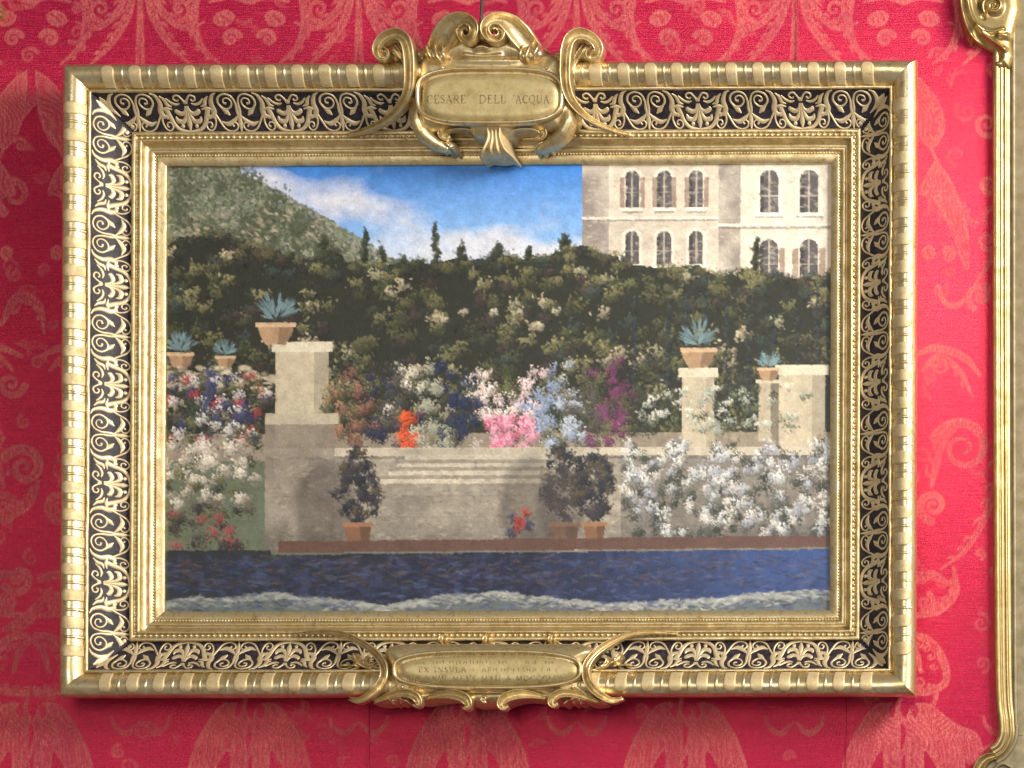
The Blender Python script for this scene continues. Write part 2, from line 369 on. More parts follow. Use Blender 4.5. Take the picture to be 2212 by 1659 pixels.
# more of the scroll in view left of the frame
wcurl(52, 1010, 46, 210, 1.5, [12, 10, 5], 1, .9); wleaf([(0, 1120), (60, 1090), (84, 1040)], 12, 5, -1, 22, .8)
wcurl(40, 1250, 34, 30, 1.5, [10, 8, 4], -1, .9); wleaf([(10, 1360), (60, 1330), (110, 1270)], 11, 6, 1, 24, .8)
wcurl(30, 420, 44, 120, 1.4, [11, 9, 4], 1, .8); wleaf([(10, 300), (52, 240), (110, 190)], 11, 6, -1, 24, .8)
wleaf([(4, 700), (40, 640), (84, 660), (96, 720)], 11, 5, 1, 22, .85); wcurl(24, 830, 30, 10, 1.4, [9, 7, 4], 1, .85)
# small filling scrolls between the large figures
rs = np.random.default_rng(12)
for k in range(420):
    x_, y_ = rs.uniform(-60, 2160), rs.uniform(-20, 1680)
    if 180 < x_ < 1930 and 180 < y_ < 1460: continue
    a_ = rs.uniform(0, 360); v_ = rs.uniform(.35, .7)
    if k % 2: wcurl(x_, y_, rs.uniform(12, 24), a_, 1.4, [5, 4, 2], 1 if k % 4 == 1 else -1, v_)
    else:
        t_ = math.radians(a_); l_ = rs.uniform(26, 48); wleaf([(x_, y_), (x_ + l_ * .6 * math.cos(t_), y_ + l_ * .6 * math.sin(t_)), (x_ + l_ * math.cos(t_ + .5), y_ + l_ * math.sin(t_ + .5))], 5, 4, 1 if k % 4 else -1, 14, v_)
# the broad figures are veined, their outlines solid
er = MASK.copy()
for _ in range(3): q = np.pad(er, 1, mode='edge'); er = np.minimum.reduce([q[:-2, 1:-1], q[2:, 1:-1], q[1:-1, :-2], q[1:-1, 2:], er])
XX, ZZ = np.meshgrid(WX0 + WC * np.arange(nx + 1), WZ0 + WC * np.arange(nz + 1), indexing='ij')
vein = .5 + .5 * np.sin(2 * math.pi * (np.abs(XX % .471 - .2355) * .9 + ZZ * .55 + .012 * np.sin(ZZ * 60) + .010 * np.sin(XX * 47)) / .0135)
MASK *= 1 - .62 * er * np.clip(vein * 1.6 - .5, 0, 1)
# the mask is woven thread by thread: broken edges and worn spots
mm = MASK.copy()
for _ in range(0):
    q = np.pad(mm, 1, mode='edge'); mm = (q[:-2, 1:-1] + q[2:, 1:-1] + q[1:-1, :-2] + q[1:-1, 2:] + 2 * q[1:-1, 1:-1]) / 6
def vnoise(shape, cells, seed):
    g = np.random.default_rng(seed).random((cells[0] + 2, cells[1] + 2))
    a = np.linspace(0, cells[0], shape[0]); b = np.linspace(0, cells[1], shape[1])
    i = a.astype(int); j = b.astype(int); fa = (a - i)[:, None]; fb = (b - j)[None, :]
    fa = fa * fa * (3 - 2 * fa); fb = fb * fb * (3 - 2 * fb)
    return (g[i][:, j] * (1 - fa) + g[i + 1][:, j] * fa) * (1 - fb) + (g[i][:, j + 1] * (1 - fa) + g[i + 1][:, j + 1] * fa) * fb
wear = vnoise(mm.shape, (46, 40), 3) * .5 + vnoise(mm.shape, (190, 160), 4) * .5
mm = np.clip(mm * (0.80 + .6 * wear) + (vnoise(mm.shape, (420, 380), 5) - .5) * .22 + (vnoise(mm.shape, (60, 300), 6) - .5) * .12, 0, 1)
xs = WX0 + WC * np.arange(nx + 1); zs = WZ0 + WC * np.arange(nz + 1)
gx, gz = np.meshgrid(xs, zs, indexing='ij')
# the stretched silk is never quite flat
gy = (vnoise(gx.shape, (9, 7), 8) - .5) * .004
ci, cj = np.meshgrid(np.arange(nx), np.arange(nz), indexing='ij')
keep = ~((np.abs(xs[:-1][ci] + WC / 2) < .82) & (np.abs(zs[:-1][cj] + WC / 2) < .58))
I = (ci * (nz + 1) + cj)[keep]
F = np.stack([I, I + nz + 1, I + nz + 2, I + 1], 1)
co_ = np.stack([gx.ravel(), gy.ravel(), gz.ravel() + ZC], 1)
ext = np.array([(-3, 0, -2.2), (1.105, 0, -2.2), (1.105, 0, 2), (-3, 0, 2), (WX0, 0.003, WZ0), (WX1 - .002, 0.003, WZ0), (WX1 - .002, 0.003, WZ1), (WX0, 0.003, WZ1), (-.84, .004, -.6), (.84, .004, -.6), (.84, .004, .6), (-.84, .004, .6)], float); ext[:, 2] += ZC
n0 = len(co_); co_ = np.vstack([co_, ext])
F = np.vstack([F, n0 + np.array([(0, 1, 5, 4), (1, 2, 6, 5), (2, 3, 7, 6), (3, 0, 4, 7), (8, 9, 10, 11)])])
wm = bpy.data.meshes.new('wall')
wm.vertices.add(len(co_)); wm.vertices.foreach_set('co', co_.ravel())
wm.loops.add(F.size); wm.loops.foreach_set('vertex_index', F.ravel().astype(np.int32))
wm.polygons.add(len(F)); wm.polygons.foreach_set('loop_start', np.arange(0, F.size, 4, dtype=np.int32))
wm.update(calc_edges=True); wm.polygons.foreach_set('use_smooth', np.ones(len(F), bool))
a = wm.attributes.new('figure', 'FLOAT', 'POINT'); a.data.foreach_set('value', np.r_[mm.ravel(), np.zeros(len(ext))].astype(np.float32))
wall = tag(link('wall', wm, CLOTH), kind='structure')
# seams where two widths of silk meet
def seam(px, ya, yb):
    P = px3(crv([(px, ya), (px + 1.5, (ya + yb) / 2), (px - .5, yb)], 12), .0032); put('seam', sweep(P, .0011, .0012), CLOTH, wall)
seam(1723, -120, 300); seam(1826, 1420, 1780); seam(795, 1420, 1780)

# ------------------------------------------------------------------ gilded wall moulding and plain panel on the right
PATH = crv([(2163, -260), (2163, 100), (2163, 700), (2165, 1200), (2168, 1480), (2174, 1560), (2174, 1592), (2163, 1616), (2146, 1628)], 10)
PATH2 = crv([(2152, 1634), (2132, 1640), (2118, 1656), (2112, 1685), (2116, 1730), (2130, 1780)], 8)
pan = [(2171, -260), (2171, 700), (2176, 1480), (2182, 1575), (2172, 1615), (2152, 1632), (2134, 1646), (2122, 1680), (2126, 1740), (2140, 1800), (2140, 2200), (3200, 2200), (3200, -260)]
Q = [U(x, y, .006) for x, y in pan]; np_ = len(Q)
put('wall_panel', ([(x, -.006, ZC + z) for x, z in Q] + [(x, .004, ZC + z) for x, z in Q], [tuple(range(np_))[::-1], tuple(range(np_, 2 * np_))] + [(i, (i + 1) % np_, np_ + (i + 1) % np_, np_ + i) for i in range(np_)]), G_PANEL, smooth=False)['kind'] = 'structure'
MOULD = [(-1, -.2), (-1, .35), (-.92, .6), (-.75, .85), (-.5, .98), (-.3, .9), (-.18, .66), (-.12, .6), (0, .72), (.12, .7), (.22, .52), (.3, .48), (.36, .6), (.5, .66), (.62, .6), (.68, .4), (.8, .34), (1, .3), (1, -.2)]
mo = empty('panel_moulding', D(2170, 1450, 0)); tag(mo, 'gilded upright moulding edging the plain panel beside the red silk', 'moulding')
put('rail', sweep(px3(PATH, .005), .019, .017, MOULD), G_MOULD, mo)
put('corner_scroll', sweep(px3(PATH2, .006), [.008, .013, .014, .014], .017, CHANNEL), G_MOULD, mo)
put('inner_fillet', sweep(px3(crv([(2189, -260), (2190, 700), (2193, 1480), (2196, 1570), (2190, 1608), (2172, 1634), (2152, 1648)], 10), .006), .005, .006), G_PANEL, mo)
put('lower_curl', sweep(px3(crv([(2188, 1660), (2166, 1650), (2148, 1664), (2144, 1690), (2160, 1720)], 8), .006), .005, .008), G_PANEL, mo)
put('joint', sweep(px3([(2150, 1589), (2182, 1588), (2260, 1589)], .0061), .0009, .0008), INK, mo)
co1 = put('carved_corner', relief([(2072, -110), (2062, -60), (2066, -20), (2068, 8), (2070, 34), (2078, 62), (2088, 88), (2096, 98), (2104, 90), (2120, 100), (2142, 114), (2153, 122), (2147, 136), (2154, 146), (2182, 148), (2190, 120), (2186, 90), (2194, 60), (2204, 20), (2200, -30), (2190, -110)], .004, .024, .03,
    ridges=[(spiral(2148, 18, 26, 4, 150, 1.5, 30), .0055, .014, .2), (crv([(2072, -60), (2078, 20), (2100, 80), (2150, 125)], 8), .005, .012, .3), (crv([(2090, -60), (2094, 20), (2120, 70), (2172, 110)], 8), .005, .010, .2), (crv([(2110, 60), (2140, 72), (2170, 66)], 6), .004, .010, .3), (crv([(2160, 80), (2176, 80)], 4), .006, .012, .1), (crv([(2110, -60), (2114, 0), (2126, 40)], 6), .004, -.008, .2)], cell=.0020, back=0), G_MOULD, mo)
kb = relief([(2146 + 11 * math.cos(t) + 12, 138 + 9 * math.sin(t)) for t in np.linspace(0, 6.28, 16)[:-1]], .008, .018, .009, cell=.0016, back=0)
put('knob', kb, G_MOULD, mo)
# tip of the same carving on the far side of the silk
ml = empty('panel_moulding', D(-40, 30, 0)); tag(ml, 'gilded moulding whose leaf tip just reaches the upper left of the silk', 'moulding')
put('leaf_tip', relief([(-70, -60), (-20, -20), (2, 10), (7, 22), (2, 34), (-14, 44), (-70, 60)], .006, .03, .03, ridges=[(crv([(-60, 0), (-20, 12), (4, 22)], 6), .006, .012, .5)], cell=.002, back=0), G_BURN, ml)

# ------------------------------------------------------------------ picture frame
FA, FB = 0.920, 0.6815
frame = empty('picture_frame', (0, 0, ZC - FB)); tag(frame, 'wide carved gilt frame with black scrollwork cove and two inscribed cartouches', 'picture frame')
RAILS = {'top': ((0, 0, ZC + FB), (-1, 0, 0), (0, 0, -1), FA), 'left': ((-FA, 0, ZC), (0, 0, -1), (1, 0, 0), FB), 'bottom': ((0, 0, ZC - FB), (1, 0, 0), (0, 0, 1), FA), 'right': ((FA, 0, ZC), (0, 0, 1), (-1, 0, 0), FB)}
def rail_matrix(k):
    o, s, u, _ = RAILS[k]; h = (0, -1, 0)
    return Matrix(((s[0], u[0], h[0], o[0]), (s[1], u[1], h[1], o[1]), (s[2], u[2], h[2], o[2]), (0, 0, 0, 1)))
def inst(name, me, k, s=0.0, kind=None, mat=None, parent=None):
    o = link(name, me, mat); attach(o, parent or frame); o.matrix_basis = rail_matrix(k) @ Matrix.Translation((s, 0, 0))
    if kind: o['kind'] = kind
    return o
def rail_mesh(name, prof, half, step=.03, jit=.00035):
    P = np.array(prof); m = len(P); n = int(2 * half / step); v = []; f = []
    r = np.random.default_rng(int(half * 1000) + m)
    for i in range(n + 1):
        q = -1 + 2 * i / n; dv = r.normal(0, jit, 2) * (0 if i in (0, n) else 1)
        for u, h in P: v.append((q * (half - u), u + dv[0], h + dv[1]))
    for i in range(n):
        for k in range(m - 1): f.append((i * m + k, i * m + k + 1, (i + 1) * m + k + 1, (i + 1) * m + k))
    return mesh(name, v, f)
def hard(prof, reps):   # double the points at the crisp arrises so that smooth shading keeps them
    out = []
    for i, p_ in enumerate(prof):
        out.append(p_)
    return out
RIM = [(.034, 0), (.022, .020), (.010, .045), (.002, .075), (0, .092), (0, .104), (.0008, .1105), (.003, .1155), (.0075, .1212), (.013, .1252), (.019, .1270), (.025, .1268), (.031, .1248), (.037, .1210), (.043, .1152), (.048, .1085), (.0515, .1022), (.0525, .1000), (.0527, .1000), (.0528, .1038), (.0531, .1052), (.0545, .1062), (.0570, .1062), (.0588, .1052), (.0594, .1035), (.0595, .0990)]
rx = np.array([q[0] for q in RIM[4:18]]); rh = np.array([q[1] for q in RIM[4:18]])
def rimh(u): return float(np.interp(u, rx[1:], rh[1:]))
# cove: concave, steep at the rim and flatter inwards
ang = np.radians(np.linspace(57, 22, 15)); du = np.cos(ang); dh = -np.sin(ang)
cu = np.r_[0, np.cumsum((du[1:] + du[:-1]) / 2)]; ch = np.r_[0, np.cumsum((dh[1:] + dh[:-1]) / 2)]
sc_ = .0700 / cu[-1]; cu = .0590 + cu * sc_; ch = .1005 + ch * sc_
arc = np.r_[0, np.cumsum(np.hypot(np.diff(cu), np.diff(ch)))]; ARC = arc[-1]
COVE = list(zip(cu, ch)); HI = ch[-1]
SIGHT = [(.1285, HI - .004), (.1285, HI + .0075), (.1290, HI + .0092), (.1305, HI + .0100), (.1360, HI + .0100), (.1366, HI + .0092), (.1368, HI + .0060), (.1372, HI + .0052), (.1440, HI + .0052), (.1443, HI + .0060), (.1446, HI + .0090), (.1455, HI + .0105), (.1478, HI + .0108), (.1500, HI + .0100), (.1510, HI + .0080), (.1512, HI + .0050), (.1530, HI - .0005), (.1560, HI - .0055), (.1600, HI - .0085), (.1635, HI - .0090), (.1640, HI - .0060), (.1652, HI - .0046), (.1672, HI - .0044), (.1725, HI - .0062), (.1730, HI - .0090), (.1780, HI - .0100), (.1785, HI - .0080), (.1800, HI - .0078), (.1950, HI - .0140), (.1962, HI - .0150), (.1965, HI - .0172), (.1966, HI - .0260)]
HC = HI - .0230                                        # canvas height
# tongues of the gadrooned rim
def tongue():
    v = []; f = []; US = [.0072, .0075, .0082, .0095, .0115, .0145, .018, .022, .028, .034, .042, .048, .0515]
    for u in US:
        rr = .0143; e = max(0.0, 1 - (u - .0071) / .0143)
        hw = rr * math.sqrt(max(.0, 1 - e * e)) - (.0022 * max(0, u - .02) / .03)
        for q in (-1, -.93, -.75, -.4, 0, .4, .75, .93, 1):
            edge = min(1.0, (1 - abs(q)) * 6)
            lift = (.0005 if abs(q) == 1 else .0034 + .0006 * (1 - q * q)) * min(1, .2 + (u - .0072) / .0016)
            v.append((q * hw, u, rimh(u) - (0.0015 if abs(q) == 1 else 0) + lift))
    for i in range(len(US) - 1):
        for k in range(8): f.append((i * 9 + k, i * 9 + k + 1, (i + 1) * 9 + k + 1, (i + 1) * 9 + k))
    return mesh('tongue', v, f)
def dart(s0):
    v = []; f = []; US = [.006, .012, .020, .028, .036, .044, .0515]
    for i, u in enumerate(US):
        hw = .0036 + .0006 * (i / 6)
        for q, l in ((-1, -.0006), (-.7, .0012), (0, .0022), (.7, .0012), (1, -.0006)): v.append((s0 + q * hw, u, rimh(u) + l * min(1, i / 1.5 + .1)))
    for i in range(6):
        for k in range(4): f.append((i * 5 + k, i * 5 + k + 1, (i + 1) * 5 + k + 1, (i + 1) * 5 + k))
    return v, f
TONGUE = tongue(); TONGUE.materials.append(G_MATT)
def dome(s, u, h, rs, ru, hh, seg=8):
    v = [(s, u, h + hh)]; f = []
    for r_, z_ in ((.55, .82), (1, 0)):
        for k in range(seg): a_ = 2 * math.pi * k / seg; v.append((s + rs * r_ * math.cos(a_), u + ru * r_ * math.sin(a_), h + hh * z_))
    for k in range(seg):
        k2 = (k + 1) % seg; f.append((0, 1 + k, 1 + k2)); f.append((1 + k, 1 + seg + k, 1 + seg + k2, 1 + k2))
    return v, f
PITCH_T = .0583
# arabesque units; coordinates in units of the cove's breadth: s along, t from the rim inwards
def surf_for(kx, s0):
    def surf(s, t, off):
        d_ = min(max(t, 0.0), 1.0) * ARC; u_ = float(np.interp(d_, arc, cu)); h_ = float(np.interp(d_, arc, ch)); a_ = float(np.interp(d_, arc, ang))
        return (s0 + s * ARC * kx, u_ + math.sin(a_) * off, h_ + math.cos(a_) * off)
    return surf
def unit(strokes, kx):
    sf = surf_for(kx, 0); parts = []
    for pts, w in strokes:
        P = crv(pts, 5 if len(pts) < 9 else 3)
        parts.append(ribbon(P, [q * 1.14 for q in w], sf))
    return join(*parts)
def mir(st): return [([(-a_, b_) for a_, b_ in reversed([tuple(q) for q in P])], (w[::-1] if hasattr(w, '__len__') else w)) for P, w in st]
def dotp(x, y, r): return ([(x - r, y), (x - r * .5, y), (x, y), (x + r * .5, y), (x + r, y)], [.01, r * .9, r, r * .9, .01])
sA = [([(.0, .70), (-.035, .5), (-.035, .30), (-.10, .12), (-.25, .055), (-.41, .13), (-.46, .29), (-.37, .43), (-.24, .44), (-.14, .35), (-.13, .24), (-.21, .165), (-.31, .20), (-.32, .29), (-.25, .31)], [.03, .03, .022, .02, .022, .024, .024, .022, .02, .018, .018, .016, .018, .03]),
      ([(-.42, .40), (-.30, .52), (-.22, .60)], [.01, .055, .012]),
      ([(-.80, .60), (-.66, .62), (-.60, .50), (-.63, .30), (-.56, .10), (-.44, .02)], [.012, .05, .06, .05, .035, .012]),
      ([(-.03, .60), (-.14, .72), (-.30, .80), (-.46, .74)], [.012, .045, .05, .010]),
      ([(-.62, .52), (-.52, .70), (-.40, .90), (-.24, .97), (-.10, .92), (-.07, .82), (-.14, .76), (-.20, .81), (-.16, .86)], [.028, .022, .02, .018, .018, .016, .016, .016, .022])]
sA = sA + mir(sA) + [([(0, .56), (0, .70), (0, .80), (0, .99)], [.015, .045, .05, .008])]
sB = [([(-.02, .30), (-.06, .20), (-.15, .09), (-.25, .12), (-.26, .20), (-.19, .24), (-.15, .19)], [.024, .022, .022, .022, .02, .018, .022]),
      ([(-.46, .16), (-.36, .28), (-.24, .33), (-.14, .30)], [.012, .03, .03, .012]), ([(-.60, .10), (-.50, .22), (-.46, .34), (-.36, .38)], [.012, .04, .04, .012]),
      ([(-.52, .44), (-.46, .60), (-.38, .80), (-.24, .93), (0, .985)], [.055, .05, .042, .036, .03]), ([(-.64, .46), (-.50, .43), (-.36, .45)], [.02, .04, .012]),
      ([(-.03, .36), (-.06, .50), (-.16, .56), (-.27, .50), (-.26, .44)], [.012, .03, .05, .05, .012]), ([(-.02, .38), (-.06, .60), (-.14, .74), (-.27, .72), (-.31, .62)], [.012, .028, .05, .05, .012]),
      dotp(-.17, .85, .045), dotp(-.52, .64, .045),
      ([(-.63, .54), (-.66, .74), (-.60, .90), (-.50, .95), (-.42, .88), (-.44, .78), (-.53, .76), (-.56, .84), (-.51, .87)], [.022, .02, .018, .018, .018, .016, .016, .016, .022])]
sB = sB + mir(sB) + [([(0, .36), (0, .55), (0, .80), (0, .95)], [.014, .025, .055, .012]), dotp(0, .27, .05)]
corner_gap = .085
for k, (o_, s_, u_, half) in RAILS.items():
    inst('rim_moulding', rail_mesh('rim_moulding', RIM, half), k, mat=G_BURN)
    inst('cove_panel', rail_mesh('cove_panel', COVE, half, jit=.0002), k, mat=BLACK)
    inst('sight_moulding', rail_mesh('sight_moulding', SIGHT, half, jit=.0002), k, mat=G_LEAF)
    n_ = int((half - .055) / PITCH_T); dl = []
    for i in range(-n_, n_ + 1):
        tg = inst('tongue', TONGUE, k, i * PITCH_T + random.gauss(0, .0008)); tg.matrix_basis = tg.matrix_basis @ Matrix.Diagonal((random.uniform(.93, 1.06), 1, 1, 1))
        if i < n_: dl.append(dart((i + .5) * PITCH_T))
    v, f = join(*dl); inst('dart_row', mesh('dart_row', v, f), k, kind='stuff', mat=G_BURN)
    bl = []; L_ = half - .1405; nb = int(2 * L_ / .0125)
    for i in range(nb): bl.append(dome(-L_ + (i + .5) * 2 * L_ / nb, .1407, HI + .0046, .0052, .0031, .0042))
    v, f = join(*bl); inst('oval_bead_row', mesh('oval_bead_row', v, f), k, kind='stuff', mat=G_LEAF)
    bl = []; L_ = half - .1757; nb = int(2 * L_ / .0066)
    for i in range(nb): bl.append(dome(-L_ + (i + .5) * 2 * L_ / nb, .1756, HI - .0098, .0026, .0024, .0036, 6))
    v, f = join(*bl); inst('bead_row', mesh('bead_row', v, f), k, kind='stuff', mat=G_LEAF)
    # scrollwork
    span = 2 * (half - .0590 - corner_gap); per = round(span / .2260); P_ = span / per; kx = P_ / (2.52 * ARC)
    mA = unit(sA, kx); mB = unit(sB, kx)
    share = {}
    for i in range(2 * per + 1):
        s0 = -span / 2 + i * P_ / 2; isA = i % 2 == 0; nm = 'scroll_ornament' if isA else 'palmette_ornament'
        v, f = (mA if isA else mB)
        lim = lambda q: half - q[1] - .003
        if any(abs(q[0] + s0) > lim(q) for q in v):
            f = [q for q in f if all(abs(v[j][0] + s0) <= lim(v[j]) for j in q)]
            me = mesh(nm, v, f); me.materials.append(G_FLAT)
        else:
            if isA not in share: share[isA] = mesh(nm, v, f); share[isA].materials.append(G_FLAT)
            me = share[isA]
        inst(nm, me, k, s0)
    sf = surf_for(1, 0)
    for e in (-1, 1):
        pts = []
        for t in np.linspace(.12, .62, 9):
            d_ = t * ARC; uu = float(np.interp(d_, arc, cu)); pts.append((e * (half - uu - .009 + .004 * math.sin(t * 5)) / ARC, t))
        v, f = ribbon(pts, [.012, .07, .08, .04, .012], sf); inst('corner_leaf', mesh('corner_leaf', v, f), k, mat=G_FLAT)
        pts = [(e * (half - float(np.interp(.86 * ARC, arc, cu)) - .012) / ARC + x, .86) for x in (-.05, -.025, 0, .025, .05)]; v, f = ribbon(pts, [.01, .05, .055, .05, .01], sf); inst('corner_dot', mesh('corner_dot', v, f), k, mat=G_FLAT)

# ------------------------------------------------------------------ lettering (stroke capitals)
ARCS = lambda cx, cy, rx_, ry_, a0, a1, n=9: [(cx + rx_ * math.cos(math.radians(t)), cy + ry_ * math.sin(math.radians(t))) for t in np.linspace(a0, a1, n)]
K, k_ = .075, .04      # thick and thin half-strokes, in cap heights
def serif(x, y, w=.12): return ([(x - w, y), (x + w, y)], k_ * .8)
GL = {
 'A': (.78, [([(.39, 1), (.08, 0)], k_), ([(.39, 1), (.70, 0)], K), ([(.2, .36), (.58, .36)], k_), serif(.08, 0), serif(.70, 0)]),
 'C': (.78, [(ARCS(.44, .5, .36, .5, 50, 310, 13), [k_, K, K, K, k_]), ([(.68, .72), (.68, .98)], k_)]),
 'D': (.86, [([(.16, 0), (.16, 1)], K), ([(.06, 1), (.4, 1)] + ARCS(.4, .5, .4, .5, 80, -80, 9) + [(.06, 0)], k_ * 1.4)]),
 'E': (.68, [([(.16, 0), (.16, 1)], K), ([(.05, 1), (.58, 1), (.58, .8)], k_), ([(.16, .52), (.46, .52)], k_), ([(.05, 0), (.6, 0), (.62, .22)], k_)]),
 'I': (.36, [([(.18, 0), (.18, 1)], K), serif(.18, 0), serif(.18, 1)]),
 'L': (.66, [([(.16, 0), (.16, 1)], K), serif(.16, 1), ([(.05, 0), (.58, 0), (.6, .24)], k_)]),
 'M': (1.02, [([(.14, 0), (.2, 1)], k_), ([(.2, 1), (.51, .1)], K), ([(.51, .1), (.82, 1)], k_), ([(.82, 1), (.88, 0)], K), serif(.14, 0), serif(.88, 0)]),
 'N': (.86, [([(.14, 0), (.14, 1)], k_), ([(.14, 1), (.72, 0)], K), ([(.72, 0), (.72, 1)], k_), serif(.14, 0), serif(.72, 1)]),
 'Q': (.9, [(ARCS(.45, .5, .39, .5, 0, 360, 19), [K, k_, K, k_, K]), ([(.45, .14), (.62, -.05), (.86, -.16)], K)]),
 'R': (.8, [([(.16, 0), (.16, 1)], K), ([(.06, 1), (.36, 1)] + ARCS(.36, .75, .26, .25, 80, -80, 7) + [(.16, .5)], k_ * 1.2), ([(.36, .5), (.7, 0)], K), serif(.16, 0), serif(.72, 0, .08)]),
 'S': (.6, [(crv([(.5, .84), (.36, .99), (.14, .9), (.14, .68), (.44, .42), (.5, .18), (.3, .0), (.08, .14)], 4), [k_, k_, K, K, K, k_, k_])]),
 'U': (.84, [([(.16, 1), (.16, .3)] + ARCS(.42, .3, .26, .3, 190, 350, 8) + [(.68, 1)], [K, K, k_, k_, k_]), serif(.16, 1), serif(.68, 1)]),
 'V': (.78, [([(.08, 1), (.39, 0)], K), ([(.39, 0), (.70, 1)], k_), serif(.08, 1), serif(.70, 1)]),
 'X': (.76, [([(.08, 1), (.66, 0)], K), ([(.66, 1), (.1, 0)], k_), serif(.08, 1), serif(.66, 0)]),
 "'": (.3, [([(.18, 1.02), (.1, .76)], [K, k_ * .4])]), ' ': (.42, [])}
def text(s, cx, by, cap, width, h, worn=0.0, seed=1):
    """capitals centred on cx (pixels), on a plane h in front of the wall"""
    r = random.Random(seed); adv = sum(GL[c_][0] for c_ in s) + .16 * len(s); kx = width / (adv * cap); x = cx - width / 2; parts = []
    for c_ in s:
        w_, st = GL[c_]
        for P, hw in st:
            if r.random() < worn: continue
            P = np.array(P, float)
            if len(P) == 2: P = np.array([P[0] * (1 - t) + P[1] * t for t in (0, .33, .67, 1)])
            Q = np.array([U(x + a_ * cap * kx, by - b_ * cap, h) for a_, b_ in P])
            hwm = np.array(hw if hasattr(hw, '__len__') else [hw, hw]) * cap / 1000
            sf = lambda a_, b_, o_: (a_, -(h + o_ * .35), ZC + b_)
            parts.append(ribbon(Q, list(hwm), sf, .0010))
        x += (w_ + .16) * cap * kx
    return join(*parts)

def superell(cx, cy, a_, b_, e, n=72):
    t = np.linspace(0, 2 * math.pi, n, endpoint=False); c_, s_ = np.cos(t), np.sin(t)
    return np.stack([cx + a_ * np.sign(c_) * np.abs(c_) ** (2 / e), cy + b_ * np.sign(s_) * np.abs(s_) ** (2 / e)], 1)

# ------------------------------------------------------------------ upper cartouche
T = lambda P: [(752 + .28 * x, .28 * y) for x, y in P]
def M(P, c): return [(2 * c - x, y) for x, y in P]
half_ = [(1097, 330), (1250, 350), (1400, 400), (1510, 385), (1590, 368), (1660, 335), (1720, 285), (1790, 268), (1800, 300), (1740, 345), (1712, 440), (1705, 560), (1712, 700), (1745, 800), (1740, 900), (1680, 960), (1640, 1010), (1540, 1010), (1440, 985), (1300, 985), (1240, 1040), (1160, 1060), (1097, 1062)]
out_ = crv(half_ + M(half_, 1097)[::-1][1:-1] + half_[:1], 4)[:-1]
cart = put('upper_cartouche', relief(T(out_), .095, .040, .045, cell=.0024, back=.05, hp=.125,
    ridges=[(T(crv([(1560, 400), (1650, 470), (1660, 600), (1650, 760)], 6)), .006, -.012, .1), (T(M(crv([(1560, 400), (1650, 470), (1660, 600), (1650, 760)], 6), 1097)), .006, -.012, .1),
            (T(crv([(640, 420), (860, 470), (1097, 480), (1330, 470), (1560, 420)], 6)), .008, .006, 0)]), G_LEAF, frame)
cart['label'] = 'carved scroll cartouche over the top rail bearing a name'
put('plaque', relief(T(superell(1097, 745, 540, 193, 3.4)), .128, .019, .02, cell=.0026, back=.09, hp=.145), G_PLAQUE, cart)
put('plaque_rim', sweep(px3(T(superell(1097, 745, 556, 208, 3.4, 110)), .132), .0062, .0125, ROUND, closed=True), G_BURN, cart)
put('lettering', join(text("CESARE", 752 + .28 * 764, .28 * 795, 17, .28 * 310, .1474, .0), text("DELL", 752 + .28 * 1120, .28 * 795, 17, .28 * 215, .1474), text("'ACQUA", 752 + .28 * 1415, .28 * 795, 17, .28 * 290, .1474)), INK, cart)
def both(name, pts, c, w, t, h, sec, mat=G_LEAF, parent=None, n=8, tilt=0):
    for s in (1, -1):
        P = pts if s == 1 else M(pts, c)
        X = px3(T(crv(P, n)), h)
        if tilt:
            xc = X[len(X) // 2:, 0].mean(); X[:, 1] -= s * tilt * (X[:, 0] - xc)
        vf = sweep(X, w, t, sec); put(name, vf, mat, parent or cart)
both('side_scroll', [(1905, 405), (1880, 425), (1885, 460), (1930, 455), (1950, 405), (1925, 345), (1865, 300), (1795, 290), (1735, 330), (1705, 420), (1695, 560), (1702, 690), (1740, 795), (1820, 890), (1930, 965), (2080, 1022), (2190, 1045)], 1097,
     [.005, .007, .009, .010, .011, .012, .013, .014, .0135, .013, .012, .0115, .010, .008, .006, .0045, .003], [.03, .028, .026, .026, .026, .027, .028, .03, .032, .032, .032, .03, .028, .024, .02, .014, .009],
     [.122, .120, .118, .118, .120, .124, .128, .130, .131, .130, .128, .122, .113, .100, .085, .070, .062], CHANNEL)
for s in (1, -1):
    f_ = (lambda P: P) if s == 1 else (lambda P: M(P, 1097))
    put('ear_leaf', relief(T(f_(crv([(1705, 470), (1730, 350), (1810, 305), (1890, 340), (1890, 430), (1840, 480), (1800, 470), (1780, 560), (1750, 640), (1720, 560), (1705, 470)], 5)[:-1])), .100, .026, .02, ridges=[(T(f_(crv(q, 6))), .0035, g_, .5) for q, g_ in (([(1740, 600), (1750, 470), (1830, 350)], .010), ([(1740, 600), (1780, 470), (1870, 400)], .008), ([(1735, 560), (1728, 450), (1770, 340)], -.006))], cell=.002, back=.06), G_LEAF, cart)
